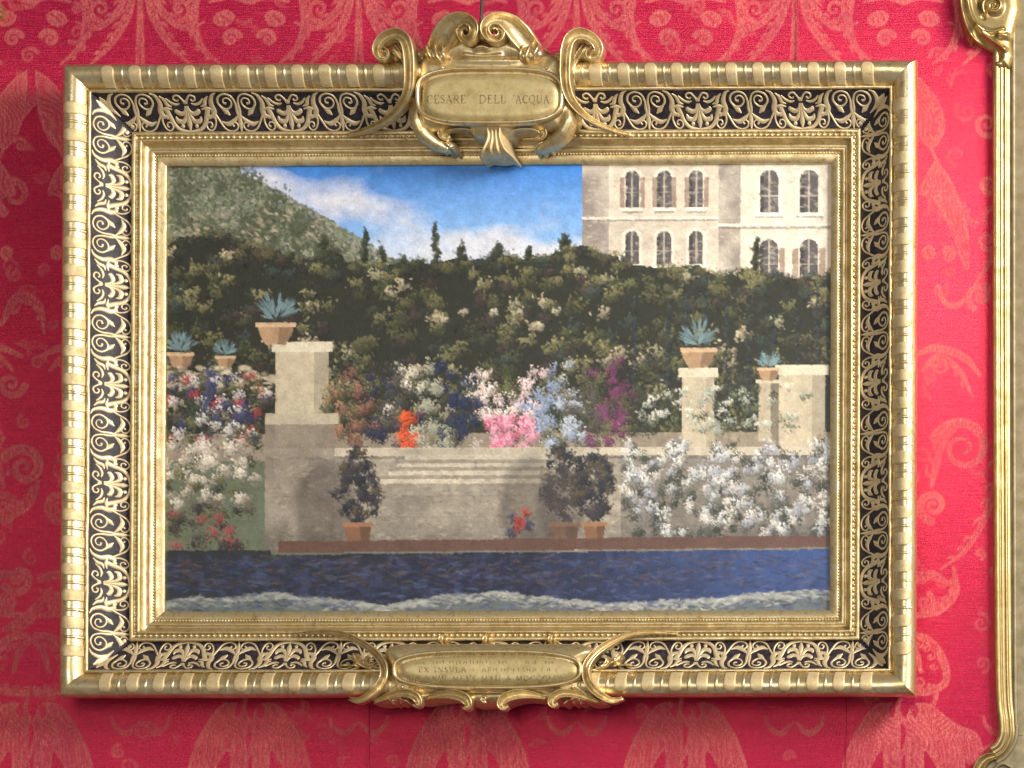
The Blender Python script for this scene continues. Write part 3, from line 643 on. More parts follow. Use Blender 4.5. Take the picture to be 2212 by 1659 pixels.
# crest with two volutes
CT = 1042
crest = crv([(CT, 190), (1110, 200), (1180, 160), (1260, 190), (1330, 270), (1400, 330), (1480, 350), (1540, 400), (1500, 470), (1300, 480), (CT, 490)], 4)
crest[:, 1] = np.where(crest[:, 1] < 345, 345 + (crest[:, 1] - 345) * .78, crest[:, 1]); crest = np.vstack([crest, np.array(M(crest, CT))[::-1][1:-1]])
put('crest', relief(T(crest), .105, .040, .045, cell=.0024, back=.06, hp=.14, ridges=[(T(crv(q, 6)), .006, g_, .2) for q, g_ in (([(960, 330), (1040, 316), (1120, 330)], -.012), ([(900, 430), (1040, 440), (1180, 430)], .008), ([(1000, 380), (1040, 372), (1080, 380)], .01))]), G_LEAF, cart)
both('volute', [(1535, 425), (1455, 395), (1390, 345), (1335, 280), (1275, 215), (1205, 178), (1135, 186), (1090, 232), (1088, 285), (1122, 325), (1172, 323), (1200, 288), (1194, 250), (1160, 236), (1142, 260)], CT, [.012, .019, .025, .027, .024, .017, .0125, .011, .010, .009, .0085, .008, .0075, .0065, .005], [.018, .026, .032, .036, .038, .036, .034, .032, .03, .028, .028, .028, .03, .034, .04], [.13, .136, .142, .146, .149, .151, .152, .152, .152, .152, .152, .152, .152, .150, .146], CHANNEL, tilt=.3)
put('crest_bridge', sweep(px3(T([(985, 252), (1012, 243), (1042, 240), (1072, 243), (1099, 252)]), [.13, .145, .15, .145, .13]), [.015, .019, .021, .019, .015], .024, ROUND), G_LEAF, cart)
for s in (1, -1):
    f_ = (lambda P: P) if s == 1 else (lambda P: M(P, CT))
    put('acanthus_leaf', relief(T(f_(crv([(1290, 440), (1320, 370), (1350, 332), (1372, 380), (1410, 330), (1436, 372), (1480, 340), (1505, 390), (1500, 440), (1440, 475), (1360, 490), (1290, 440)], 5)[:-1])), .132, .020, .014, ridges=[(T(f_(crv(q, 5))), .003, .011, .3) for q in ([(1330, 460), (1345, 400), (1352, 345)], [(1380, 465), (1400, 400), (1412, 345)], [(1440, 455), (1462, 400), (1482, 355)])], cell=.0018, back=.10), G_BURN, cart)
# lower shell and scrolls
CS = 1135
flutes = [([(CS + q * 16, 985), (CS + q * 15, 1080), (CS + q * 34, 1205)], .007 if k % 2 == 0 else -.004) for k, q in enumerate((-3, -2, -1, 0, 1, 2, 3))]
put('shell', relief(T(crv([(1015, 965), (1052, 1050), (1036, 1130), (1004, 1208), (1060, 1192), (1135, 1200), (1210, 1192), (1270, 1210), (1236, 1130), (1220, 1050), (1255, 965), (1135, 950), (1015, 965)], 5)[:-1]), .098, .022, .016, ridges=[(T(crv(q, 6)), .0034, g_ * 1.5, -.6) for q, g_ in flutes], cell=.0018, back=.035, hp=.112), G_MATT, cart)
CL = 1128
both('lower_scroll', [(1706, 860), (1712, 950), (1668, 1040), (1590, 1105), (1500, 1150), (1450, 1168)], CL, [.007, .014, .017, .015, .010, .005], [.02, .028, .03, .026, .02, .012], [.115, .112, .105, .095, .085, .075], ROUND)
both('lower_curl', [(1250, 1010), (1330, 985), (1420, 985), (1490, 1005), (1520, 1050), (1490, 1080), (1460, 1060)], CL, [.006, .009, .010, .010, .009, .007, .005], [.014, .018, .02, .02, .02, .018, .018], [.10, .102, .10, .096, .092, .09, .09], CHANNEL)
for s in (1, -1):
    f_ = (lambda P: P) if s == 1 else (lambda P: M(P, CL))
    put('acanthus_leaf', relief(T(f_(crv([(1420, 1150), (1440, 1095), (1500, 1075), (1560, 1085), (1592, 1110), (1560, 1130), (1545, 1150), (1515, 1138), (1490, 1168), (1460, 1150), (1440, 1172), (1420, 1150)], 5)[:-1])), .078, .020, .010, ridges=[(T(f_(crv(q, 5))), .0025, .010, .3) for q in ([(1570, 1100), (1500, 1115), (1440, 1155)], [(1580, 1110), (1530, 1125), (1490, 1155)])], cell=.0016, back=.04), G_BURN, cart)
    put('boss', relief(T(f_([(1530 + 18 * math.cos(t), 522 + 18 * math.sin(t)) for t in np.linspace(0, 6.28, 14)[:-1]])), .13, .012, .005, cell=.0014, back=.10), G_BURN, cart)

# ------------------------------------------------------------------ lower cartouche
Bp = lambda P: [(752 + .32 * x, 1327.5 + .32 * y) for x, y in P]
half_ = [(940, 186), (1300, 186), (1560, 190), (1650, 240), (1622, 340), (1615, 430), (1655, 510), (1730, 590), (1640, 606), (1560, 582), (1480, 570), (1400, 596), (1300, 580), (1180, 572), (1090, 592), (1030, 612), (940, 612)]
out_ = crv(half_ + M(half_, 940)[::-1][1:-1] + half_[:1], 4)[:-1]
cl_ = put('lower_cartouche', relief(Bp(out_), .090, .042, .04, cell=.0024, back=.05, hp=.12, ridges=[(Bp(crv([(1500, 530), (1300, 520), (940, 524), (580, 520), (380, 530)], 6)), .006, -.010, 0)]), G_LEAF, frame)
cl_['label'] = 'carved scroll cartouche over the bottom rail with a worn inscription'
put('plaque', relief(Bp(superell(945, 375, 610, 106, 3.0)), .124, .018, .02, cell=.0026, back=.09, hp=.14), G_PLAQUE, cl_)
put('plaque_rim', sweep(px3(Bp(superell(945, 375, 628, 122, 3.0, 110)), .127), .0058, .0125, ROUND, closed=True), G_LEAF, cl_)
lt = [text("DIE XVIII MENS MAII A MDCCCLXI", 752 + .32 * 925, 1327.5 + .32 * 447, 11, .32 * 1060, .1424, .0, 5),
      text("EX INSVLA", 752 + .32 * 640, 1327.5 + .32 * 388, 11, .32 * 330, .1424, .0, 6)]
rr_ = random.Random(4)                      # the remaining words are worn to stray strokes
for (y0, xa, xb, nn) in ((388, 850, 1420, 30), (338, 470, 1400, 42), (292, 560, 1320, 30)):
    for i in range(nn):
        if rr_.random() < .22: continue
        x_ = xa + (xb - xa) * i / nn; sl = rr_.uniform(-8, 8)
        Q = np.array([U(752 + .32 * (x_ + sl * t), 1327.5 + .32 * (y0 - 32 * t), .1424) for t in (rr_.choice((0, .2)), .5, rr_.choice((.8, 1)))])
        lt.append(ribbon(Q, [.0004, .0007, .0004], lambda a_, b_, o_: (a_, -(.1424 + o_ * .35), ZC + b_), .0010))
put('lettering', join(*lt), INK, cl_)
def bothB(name, pts, w, t, h, sec, mat=G_LEAF, c=940):
    for s in (1, -1): put(name, sweep(px3(Bp(crv(pts if s == 1 else M(pts, c), 8)), h), w, t, sec), mat, cl_)
bothB('side_scroll', [(2230, 132), (2060, 122), (1910, 138), (1790, 192), (1690, 262), (1628, 345), (1622, 430), (1665, 508), (1740, 566), (1800, 588), (1862, 572)], [.002, .0045, .006, .0075, .0085, .009, .009, .009, .008, .007, .004], [.008, .012, .016, .02, .024, .026, .026, .026, .024, .022, .018], [.055, .062, .07, .082, .095, .108, .116, .12, .12, .118, .115], CHANNEL, G_BURN)
bothB('rim_scroll', [(1340, 566), (1240, 548), (1150, 548), (1080, 572), (1052, 610), (1064, 634), (1088, 622)], [.004, .009, .012, .012, .010, .008, .005], [.014, .022, .026, .028, .028, .026, .024], [.11, .112, .114, .115, .115, .115, .115], CHANNEL)
bothB('drip_scroll', [(1700, 596), (1620, 568), (1540, 545), (1460, 540), (1405, 566), (1388, 602), (1404, 616), (1420, 600)], [.004, .007, .009, .010, .010, .009, .007, .005], [.014, .02, .024, .026, .026, .024, .022, .02], [.108, .11, .112, .114, .115, .115, .115, .115], CHANNEL)
for s in (1, -1):
    f_ = (lambda P: P) if s == 1 else (lambda P: M(P, 940))
    put('acanthus_leaf', relief(Bp(f_(crv([(1440, 598), (1470, 560), (1540, 556), (1610, 575), (1640, 604), (1600, 592), (1570, 616), (1545, 596), (1520, 612), (1495, 592), (1455, 618), (1440, 598)], 5)[:-1])), .10, .022, .010, ridges=[(Bp(f_(crv(q, 5))), .0025, .010, .3) for q in ([(1560, 565), (1500, 580), (1460, 606)], [(1580, 570), (1560, 590), (1525, 604)], [(1590, 575), (1590, 590), (1572, 608)])], cell=.0016, back=.06), G_BURN, cl_)
    put('spandrel_leaf', relief(Bp(f_(crv([(1660, 385), (1690, 345), (1690, 315), (1730, 330), (1745, 275), (1785, 300), (1830, 255), (1862, 290), (1850, 330), (1900, 325), (1945, 352), (1900, 372), (1840, 360), (1780, 372), (1720, 390), (1660, 385)], 5)[:-1])), .072, .024, .010, ridges=[(Bp(f_(crv(q, 5))), .003, .013, .4) for q in ([(1670, 384), (1760, 362), (1850, 300)], [(1680, 380), (1740, 340), (1750, 290)], [(1700, 382), (1790, 340), (1835, 268)], [(1760, 378), (1850, 350), (1935, 352)])], cell=.0016, back=.04, hp=.085), G_BURN, cl_)
    put('boss', relief(Bp(f_([(1515 + 16 * math.cos(t), 490 + 16 * math.sin(t)) for t in np.linspace(0, 6.28, 14)[:-1]])), .125, .012, .005, cell=.0014, back=.09), G_BURN, cl_)
for cx_, w_ in ((640, 50), (935, 46), (1375, 44), (425, 34), (1480, 30)):
    yy = 150 if w_ > 40 else 222
    put('leaf_knob', relief(Bp(crv([(cx_ - w_, yy + 30), (cx_ - w_ * .6, yy - 8), (cx_ - 6, yy - 22), (cx_ + w_ * .4, yy - 12), (cx_ + w_, yy + 6), (cx_ + w_ * .7, yy + 40), (cx_, yy + 56), (cx_ - w_, yy + 30)], 5)[:-1]), .05, .022, .012, ridges=[(Bp([(cx_, yy + 40), (cx_ + 4, yy - 14)]), .004, -.009, 0), (Bp([(cx_ - w_ * .5, yy + 30), (cx_ - w_ * .3, yy - 5)]), .003, .006, 0)], cell=.0016, back=.03, hp=.062), G_LEAF, cl_)
put('centre_curl', sweep(px3(Bp(spiral(925, 572, 26, 5, 60, 1.3, 24)), .126), [.005, .004, .003], [.012, .014, .016], ROUND), G_BURN, cl_)

# ------------------------------------------------------------------ hanging cord above the crest
P = px3(crv([(1041, -160), (1040, -60), (1041, 0), (1040, 30), (1039, 60)], 6), [.03, .05, .07, .09, .10])
hc = put('hanging_cord', sweep(P, .0035, .006, ROUND), STEEL); tag(hc, 'thin dark hanging cord rising from the crest of the gilt frame', 'cord')

# ------------------------------------------------------------------ the canvas: a generic garden-by-the-water landscape in oils
PX, PZ = FA - .1940, FB - .1940
PW, PH = 724, 488
IMG = np.zeros((PH + 1, PW + 1, 3)); vv, uu = np.mgrid[0:1:(PH + 1) * 1j, 0:1:(PW + 1) * 1j]
def srgb(c_): c_ = np.asarray(c_, float) / 255; return np.where(c_ <= .04045, c_ / 12.92, ((c_ + .055) / 1.055) ** 2.4)
def fbm(cx_, cy_, seed, o=4):
    r_ = np.zeros(IMG.shape[:2]); a_ = .5
    for i in range(o): r_ += a_ * vnoise(r_.shape, (int(cy_ * 2 ** i), int(cx_ * 2 ** i)), seed + i); a_ *= .5
    return r_ / (1 - .5 ** o)
def lay(mask_, color):
    global IMG
    a_ = np.clip(mask_, 0, 1)[..., None]; IMG = IMG * (1 - a_) + np.asarray(color) * a_
def dab(u_, v_, l, w_, ang_, c_, op=.85):
    """one brush stroke, sizes in pixels of the canvas grid"""
    x, y = u_ * PW, v_ * PH; R_ = max(l, w_) + 1.5
    x0, x1, y0, y1 = max(0, int(x - R_)), min(PW + 1, int(x + R_) + 2), max(0, int(y - R_)), min(PH + 1, int(y + R_) + 2)
    if x0 >= x1 or y0 >= y1: return
    gx_ = np.arange(x0, x1)[None, :] - x; gy_ = np.arange(y0, y1)[:, None] - y; c1, s1 = math.cos(ang_), math.sin(ang_)
    d_ = np.hypot((gx_ * c1 + gy_ * s1) / l, (-gx_ * s1 + gy_ * c1) / w_)
    a_ = (np.clip((1 - d_) * 2.2, 0, 1) * op)[..., None]; IMG[y0:y1, x0:x1] = IMG[y0:y1, x0:x1] * (1 - a_) + c_ * a_
R = np.random.default_rng(21)
def scatter(n, region, cols, l, w_, ang_=None, op=.8, jit=.25):
    """n strokes where region(u, v) holds"""
    cols = [srgb(c_) for c_ in cols]; k = 0; tries = 0
    while k < n and tries < n * 30:
        tries += 1; a_, b_ = R.random(2)
        q = region(a_, b_)
        if not q: continue
        c_ = cols[R.integers(len(cols))] * (1 + R.normal(0, jit)); th = R.uniform(0, 3.14) if ang_ is None else ang_ + R.normal(0, .25)
        dab(a_, b_, l * R.uniform(.6, 1.4), w_ * R.uniform(.6, 1.4), th, np.clip(c_, 0, 1), op); k += 1
box = lambda u0, v0, u1, v1: (lambda a_, b_: u0 <= a_ <= u1 and v0 <= b_ <= v1)
n1 = fbm(5, 4, 31); n2 = fbm(24, 18, 41); n3 = fbm(90, 64, 51, 3)
# sky and clouds
t = np.clip(vv / .24, 0, 1)[..., None]; IMG = srgb((52, 122, 205)) * (1 - t) + srgb((150, 190, 228)) * t
lay(np.clip((fbm(7, 9, 61, 5) - .50 + .22 * np.exp(-((vv - .06 - (uu - .22) * .42) / .05) ** 2) - .09 + .9 * (vv - .16)) * 3.4, 0, .8) * (vv < .3), srgb((214, 212, 214)))
# wooded slope on the left, hill behind
slope = .02 + np.clip((uu - .10) / .24, 0, 1) ** 1.1 * .20 + (n2 - .5) * .07; slope[uu < .11] = -.1
lay((vv > slope) * 1.0, srgb((96, 104, 84)))
sl = lambda a_, b_: b_ > max(-.1, .02 + max(0, (a_ - .10) / .24) ** 1.1 * .20 if a_ > .10 else -1) - .012 and b_ < .26 and a_ < .36
scatter(9000, sl, [(116, 122, 98), (92, 104, 78), (140, 140, 120), (70, 82, 60), (128, 124, 116)], 2.6, 1.7)
for k_i in range(60):
    a_, b_ = R.uniform(.0, .34), R.uniform(.0, .24)
    if sl(a_, b_):
        for k in range(70): dab(a_ + R.normal(0, .008), b_ + R.normal(0, .012), 2.4, 1.6, R.uniform(0, 3), srgb((86, 94, 70)) * R.uniform(.45, 1.0), .7)
scatter(260, lambda a_, b_: sl(a_, b_) and .10 < b_ < .20 and (a_ * 31 + b_ * 17) % 3 < 1.7, [(176, 164, 142), (150, 140, 120), (120, 112, 96)], 4, 2, .4, .6)
def clump(u0, v0, ru, rv, col_, n, l=2.6, w_=1.5):
    """one leafy tuft: dark below, light towards the upper left"""
    c_ = srgb(col_)
    for i in range(n):
        a_, b_ = R.normal(0, .45, 2); sh = np.clip(.80 - .55 * b_ - .30 * a_ + R.normal(0, .18), .18, 1.7)
        dab(u0 + a_ * ru, v0 + b_ * rv, l * R.uniform(.6, 1.3), w_ * R.uniform(.6, 1.3), R.uniform(0, 3.1), np.clip(c_ * sh, 0, 1), .8)
# a pale country house on the right, two wings running out of the picture
def block(u0, u1, v0, v1, col_, op=1.0): lay(((uu >= u0) & (uu < u1) & (vv >= v0) & (vv < v1)) * op, srgb(col_))
block(.625, .665, -.01, .30, (140, 130, 122)); block(.665, .83, -.01, .30, (196, 184, 166)); block(.83, .862, -.01, .34, (150, 141, 130)); block(.862, 1.01, -.01, .34, (212, 202, 184))
hs = (uu > .625) & (vv < .34); lay(hs * np.clip(n2 - .42, 0, 1) * 1.1, srgb((226, 216, 198))); lay(hs * np.clip(.5 - n1, 0, 1) * .9, srgb((150, 138, 122)))
for u0, u1, v0 in ((.625, .83, .118), (.83, 1.01, .135)): block(u0, u1, v0, v0 + .006, (226, 216, 200), .9); block(u0, u1, v0 + .006, v0 + .011, (120, 110, 100), .7)
def window(c0, w0, v0, v1, arch=True, sh=True):
    d_ = np.where(vv < v0, np.hypot((uu - c0) / w0, (vv - v0) / (w0 * 1.45)), np.abs(uu - c0) / w0); ok = (vv < v1) & (d_ < 1.45) & (vv > v0 - w0 * 2.2)
    lay((ok & (d_ < 1.45)) * .85, srgb((224, 214, 196))); lay((ok & (d_ < 1.0)) * .95, srgb((70, 66, 70))); lay((ok & (d_ < 1.0) & (uu < c0 - w0 * .55)) * .6, srgb((34, 32, 34)))
    lay((ok & (d_ < 1.0) & (np.abs(uu - c0) < .0012)) * .85, srgb((176, 166, 152))); lay((ok & (d_ < 1) & (np.abs(vv - (v0 + v1) / 2) < .0014)) * .8, srgb((166, 156, 142)))
    lay(((np.abs(uu - c0) < w0 * 1.6) & (vv > v1) & (vv < v1 + .007)) * .9, srgb((232, 224, 208))); lay(((np.abs(uu - c0) < w0 * 1.5) & (vv > v1 + .007) & (vv < v1 + .012)) * .7, srgb((110, 100, 92)))
    if sh:
        for s_ in (-1, 1): lay(((uu - c0) * s_ > w0 * 1.08) * ((uu - c0) * s_ < w0 * 1.75) * (vv > v0) * (vv < v1) * .75, srgb((122, 92, 76)))
for c0 in (.70, .748, .796): window(c0, .0105, .03, .098); window(c0, .0105, .165, .225, sh=False)
for c0 in (.905, .965): window(c0, .014, .035, .11, sh=False); window(c0, .014, .19, .262)
scatter(900, box(.63, .0, 1, .27), [(206, 196, 178), (186, 172, 150), (214, 204, 190), (160, 150, 136)], 4, 1.4, 0, .22)
# dark planted banks: tufts laid from far to near
top_ = .215 + (n2 - .5) * .05 - .03 * np.exp(-((uu - .62) / .05) ** 2) - .06 * np.exp(-((uu - .06) / .12) ** 2) + .04 * np.clip((uu - .66) / .3, 0, 1)
lay((vv > top_) * (vv < .66) * 1.0, srgb((40, 42, 32)))
tl = lambda a_: top_[int(.2 * PH), min(PW, max(0, int(a_ * PW)))]
for c0, h0_, w0 in ((.30, .09, .007), (.325, .06, .006), (.405, .10, .007), (.445, .05, .012), (.50, .04, .014), (.545, .05, .009), (.60, .05, .016), (.885, .09, .010), (.24, .05, .02), (.355, .035, .018)):   # cypresses and round crowns
    base = tl(c0)
    for i in range(10): q = i / 9; clump(c0 + R.normal(0, .002), base + .02 - h0_ * q, w0 * (1.15 - .75 * q), .012, (58, 64, 46), 26, 2.4, 1.4)
G_ = [(60, 64, 44), (74, 78, 50), (50, 52, 44), (96, 96, 62), (66, 56, 50), (54, 66, 58), (86, 84, 58), (112, 108, 74)]
for k in range(120): a_ = R.random(); clump(a_, tl(a_) + R.uniform(-.004, .012), .010, .010, G_[R.integers(8)], 30, 1.9, 1.1)
pts_ = sorted([(R.uniform(.18, .62), R.random()) for _ in range(620)])
for b_, a_ in pts_:
    if b_ < tl(a_) + .004: continue
    q = (b_ - .2) / .4; clump(a_, b_, .012 + .008 * q, .014 + .010 * q, G_[R.integers(8)] if R.random() < .9 else ((150, 146, 116), (128, 122, 84), (168, 156, 128))[R.integers(3)], 34, 2.5, 1.4)
lay((vv > top_) * (vv < .62) * np.clip(.50 - n1, 0, .5) * .9, srgb((18, 19, 17)))
for q in range(6): clump(.42 + .035 * q + R.normal(0, .006), .33 + R.normal(0, .02), .008, .008, (172, 166, 140), 22, 2, 1.2)
for i in range(9):                                                    # slender young cypresses behind the terrace
    c0 = .708 + i * .034 + R.normal(0, .005); v0 = .30 + R.uniform(-.015, .04)
    for k in range(16): q = k / 15; clump(c0 + R.normal(0, .0006), v0 + q * .25, .0022 + .0035 * math.sin(min(1, q * 1.15) * 2.8), .012, ((40, 44, 50), (52, 58, 52))[k % 2], 16, 2.6, 1.1)
# terrace with balustrade, pedestals and terracotta urns
lay(((vv > .60) & (vv < .66)) * (.75 + .2 * n3), srgb((150, 138, 120)))
for u0, w0, v0, v1 in ((.205, .040, .395, .585), (.80, .024, .455, .60), (.955, .034, .45, .60)):
    lay(((np.abs(uu - u0) < w0) & (vv > v0) & (vv < v1 + .04)) * .95, srgb((190, 178, 152))); lay(((np.abs(uu - u0) < w0 + .006) & (vv > v0) & (vv < v0 + .022)) * .95, srgb((208, 198, 174)))
    lay(((uu - u0 > w0 * .45) & (uu - u0 < w0) & (vv > v0 + .022) & (vv < v1 + .04)) * .5, srgb((132, 122, 104)))
block(.890, .920, .484, .62, (176, 164, 140)); block(.908, .920, .484, .62, (120, 110, 94)); block(.886, .924, .482, .490, (196, 186, 162))
for u0, v0, s0 in ((.165, .372, 1.3), (.022, .432, .9), (.09, .436, .7), (.80, .43, 1.2), (.905, .468, .75)):
    yy_ = (vv - v0 + .012 * s0) / (.034 * s0); hw_ = .021 * s0 * (1 - .45 * np.clip(yy_, 0, 1) ** 1.6)
    lay(((yy_ > 0) & (yy_ < 1) & (np.abs(uu - u0) < hw_)) * .95, srgb((170, 138, 106))); lay(((yy_ > 0) & (yy_ < 1) & (uu - u0 > hw_ * .2) & (uu - u0 < hw_)) * .55, srgb((104, 80, 62))); lay(((yy_ > -.12) & (yy_ < .12) & (np.abs(uu - u0) < .023 * s0)) * .95, srgb((198, 168, 134)))
    for k in range(46): th = R.uniform(-2.9, -.25); q = R.uniform(.3, 1); dab(u0 + math.cos(th) * .026 * s0 * q, v0 - .02 * s0 + math.sin(th) * .042 * s0 * q, 6.5 * s0, 1.3, th, srgb((104, 128, 132)) * R.uniform(.6, 1.4), .85)
scatter(420, box(.0, .45, .17, .5), [(196, 184, 158), (168, 154, 128)], 6, 2.5, 0, .7)
# flower borders: blue, white and rose shrubs on the terrace, red and white bedding by the water
def bush(u0, v0, ru, rv, cols, n, l=2.6, w_=1.6, taper=0.0):
    """a leafy mass built of small touches: dark inside, lighter clumps on top"""
    cl_ = [(R.uniform(-.8, .8), R.uniform(-.9, .8), R.uniform(.18, .4)) for _ in range(9)]
    cs = [srgb(c_) for c_ in cols]; dk = min(cs, key=lambda q: q.sum()) * .55
    for i in range(n):
        c0_, c1_, cr = cl_[R.integers(9)]
        if i < n * .3: a_, b_ = R.uniform(-1, 1), R.uniform(-1, 1); col_ = dk * R.uniform(.7, 1.4)
        else: a_, b_ = c0_ + R.normal(0, cr * .6), c1_ + R.normal(0, cr * .6); col_ = cs[R.integers(len(cs))] * np.clip(.95 - .55 * (b_ - c1_) / cr + .2 * (a_ - c0_) / cr, .35, 1.5)
        if taper: a_ *= 1 - taper * (1 - (b_ + 1) / 2)
        if a_ * a_ + b_ * b_ > 1.05 + R.normal(0, .12) and not taper: continue
        if abs(a_) > 1.0 or abs(b_) > 1.05: continue
        dab(u0 + a_ * ru, v0 + b_ * rv, l * R.uniform(.5, 1.3), w_ * R.uniform(.6, 1.3), R.uniform(0, 3.1), np.clip(col_, 0, 1), .85)
BANDS = [(.25, (150, 116, 88)), (.285, (128, 92, 76)), (.315, (40, 42, 66)), (.345, (70, 66, 70)), (.37, (206, 198, 176)), (.40, (150, 150, 130)), (.425, (34, 44, 78)), (.455, (30, 40, 70)), (.48, (212, 196, 186)), (.51, (222, 206, 198)), (.54, (214, 190, 190)), (.57, (138, 152, 176)), (.60, (170, 178, 188)), (.64, (74, 72, 66)), (.67, (112, 54, 92)), (.69, (100, 48, 80))]
pts_ = sorted([(R.beta(2.2, 1.6) * .22 + .425, R.uniform(.24, .70)) for _ in range(430)])
for b_, a_ in pts_:
    hh_ = .43 + .035 * math.sin(a_ * 61) + .02 * math.sin(a_ * 143)
    if b_ < hh_: continue
    c_ = min(BANDS, key=lambda q: abs(q[0] - a_ + R.normal(0, .012)))[1]
    if R.random() < .28: c_ = G_[R.integers(8)]
    if .47 < a_ < .56 and b_ > .57: c_ = ((196, 96, 126), (214, 150, 168))[R.integers(2)]
    if abs(a_ - .365) < .012 and b_ > .54: c_ = (206, 80, 40)
    clump(a_, b_, .010, .016, c_, 60, 1.5, .95)
for k in range(60): clump(R.uniform(.70, .96), R.uniform(.50, .60), .010, .012, ((196, 196, 180), (96, 106, 80), (160, 166, 150), (60, 66, 50))[R.integers(4)], 26, 1.8, 1.1)
# stone quay
q_ = (vv > .635) & (vv < .865) & (uu > .15); lay(q_ * 1.0, srgb((146, 137, 122))); lay(((vv > .632) & (vv < .650) & (uu > .15)) * .9, srgb((194, 184, 162))); lay(((vv > .650) & (vv < .656) & (uu > .15)) * .6, srgb((84, 78, 70)))
lay(((uu > .15) & (uu < .255) & (vv > .56) & (vv < .865)) * .9, srgb((132, 122, 108))); lay(((uu > .15) & (uu < .26) & (vv > .555) & (vv < .578)) * .9, srgb((180, 168, 146)))
for r_ in range(5):
    y_ = .655 + r_ * .043 + R.normal(0, .002); lay((np.abs(vv - y_ - .003 * (n2 - .5)) < .0012) * q_ * .45, srgb((100, 94, 86)))
    for j in range(14):
        x_ = .16 + (j + .5 * (r_ % 2)) * .062 + R.normal(0, .006); lay((np.abs(uu - x_ - .002 * (n2 - .5)) < .0010) * (vv > y_) * (vv < y_ + .043) * q_ * .4, srgb((104, 98, 90)))
        lay((uu > x_) * (uu < x_ + .06) * (vv > y_) * (vv < y_ + .042) * q_ * R.uniform(0, .22), srgb((186, 176, 158) if R.random() < .5 else (110, 104, 96)))
for k in range(4):                                                    # broad landing steps in the middle of the quay
    y_ = .648 + .018 * k; st_ = (uu > .36 - .012 * k) & (uu < .575 + .012 * k); lay((st_ & (vv > y_) & (vv < y_ + .010)) * .9, srgb((206, 196, 174))); lay((st_ & (vv > y_ + .010) & (vv < y_ + .018)) * .85, srgb((150, 140, 124)))
lay(q_ * np.clip(n2 - .45, 0, 1) * 1.2, srgb((176, 168, 152))); lay(q_ * np.clip(.48 - n1, 0, 1) * 2.2, srgb((70, 68, 66))); lay(q_ * np.clip((vv - .78) * 8, 0, .55), srgb((64, 62, 60)))
scatter(2600, lambda a_, b_: .65 < b_ < .86 and a_ > .16, [(160, 150, 134), (128, 120, 108), (176, 168, 150), (110, 104, 96)], 4, 1.6, 0, .3)
for u0, s0 in ((.29, 1.0), (.60, 1.05), (.645, .8)):                   # dark clipped bays in tubs, their shadows on the quay
    lay(np.clip(1.3 - ((uu - u0 + .05) / (.045 * s0)) ** 2 - ((vv - .76) / (.10 * s0)) ** 2, 0, .55), srgb((66, 58, 56)))
    for b_, a_ in sorted([(R.uniform(-1, 1), R.uniform(-1, 1)) for _ in range(70)]):
        if a_ * a_ + b_ * b_ < 1: clump(u0 + a_ * .033 * s0, .72 + b_ * .088 * s0, .009, .014, ((40, 40, 52), (54, 50, 56), (34, 38, 42), (76, 68, 54))[R.integers(4)], 34, 2.2, 1.3)
    lay(((np.abs(uu - u0) < .021 * s0 - .10 * (vv - .80)) & (vv > .80) & (vv < .862)) * .95, srgb((122, 86, 60))); lay(((uu - u0 > .003) & (uu - u0 < .021 * s0 - .10 * (vv - .80)) & (vv > .80) & (vv < .862)) * .5, srgb((64, 44, 34))); lay(((np.abs(uu - u0) < .0225 * s0) & (vv > .798) & (vv < .808)) * .9, srgb((150, 110, 80)))
for k in range(10): clump(.535 + R.normal(0, .012), .80 + R.normal(0, .02), .008, .012, ((160, 56, 48), (64, 66, 92))[k % 2], 30, 2, 1.2)
lay(((vv > .65) & (vv < .845) & (uu > .685)) * .45, srgb((70, 66, 68)))
for b_, a_ in sorted([(R.uniform(.62, .83), R.uniform(.69, 1.0)) for _ in range(330)]):      # a loose white rose hedge along the quay
    if b_ < .635 + .018 * math.sin(a_ * 88) + .01 * math.sin(a_ * 190): continue
    c_ = ((206, 206, 198), (184, 186, 186), (160, 162, 168), (200, 196, 186), (70, 74, 66), (92, 90, 84), (56, 62, 52))[min(6, int(R.random() * 6 + (b_ - .62) * 7))]; clump(a_, b_, .009, .015, c_, 56, 1.5, .95)
for b_, a_ in sorted([(R.uniform(.46, .86), R.uniform(0, .155)) for _ in range(230)]):      # bedding and rocks at the water's edge on the left
    if a_ > .15 - (b_ - .55) * .1: continue
    c_ = ((64, 68, 100), (160, 58, 62), (196, 190, 186), (48, 52, 82))[R.integers(4)] if b_ < .62 else (((186, 176, 160), (150, 140, 126), (204, 196, 180))[R.integers(3)] if b_ < .76 else ((70, 62, 54), (52, 48, 46), (150, 64, 70), (96, 88, 76))[R.integers(4)])
    if R.random() < .3: c_ = G_[R.integers(8)]
    clump(a_, b_, .011, .015, c_, 56, 1.7, 1.0)
lay(((uu < .16) & (vv > .86)) * 1.0, srgb((40, 40, 46)))
# water: a russet ledge, then deep blue with a breaking crest
wl = .845 + .02 * uu * 0; lay(((vv > .842 - .012 * uu) & (vv < .868 - .012 * uu) & (uu > .17)) * .95, srgb((92, 64, 54))); lay((np.abs(vv - (.878 - .012 * uu)) < .003) * (uu > .17) * .8, srgb((186, 160, 128)))
wa = vv > (.872 - .012 * uu) + .004 * (n2 - .5); wa |= (uu < .17) & (vv > .87)
lay(wa * 1.0, srgb((22, 28, 52))); lay(wa * np.clip(.45 - uu, 0, 1) * 1.6, srgb((44, 48, 48))); lay(wa * np.clip(uu - .55, 0, 1) * 1.3 * (.5 + n2), srgb((60, 92, 156)))
scatter(700, lambda a_, b_: .872 < b_ < .94, [(60, 54, 56), (30, 34, 60), (84, 78, 78), (96, 70, 62)], 8, 1.2, 0, .35); lay(wa * np.clip(n3 - .5, 0, 1) * 1.2, srgb((64, 72, 110)))
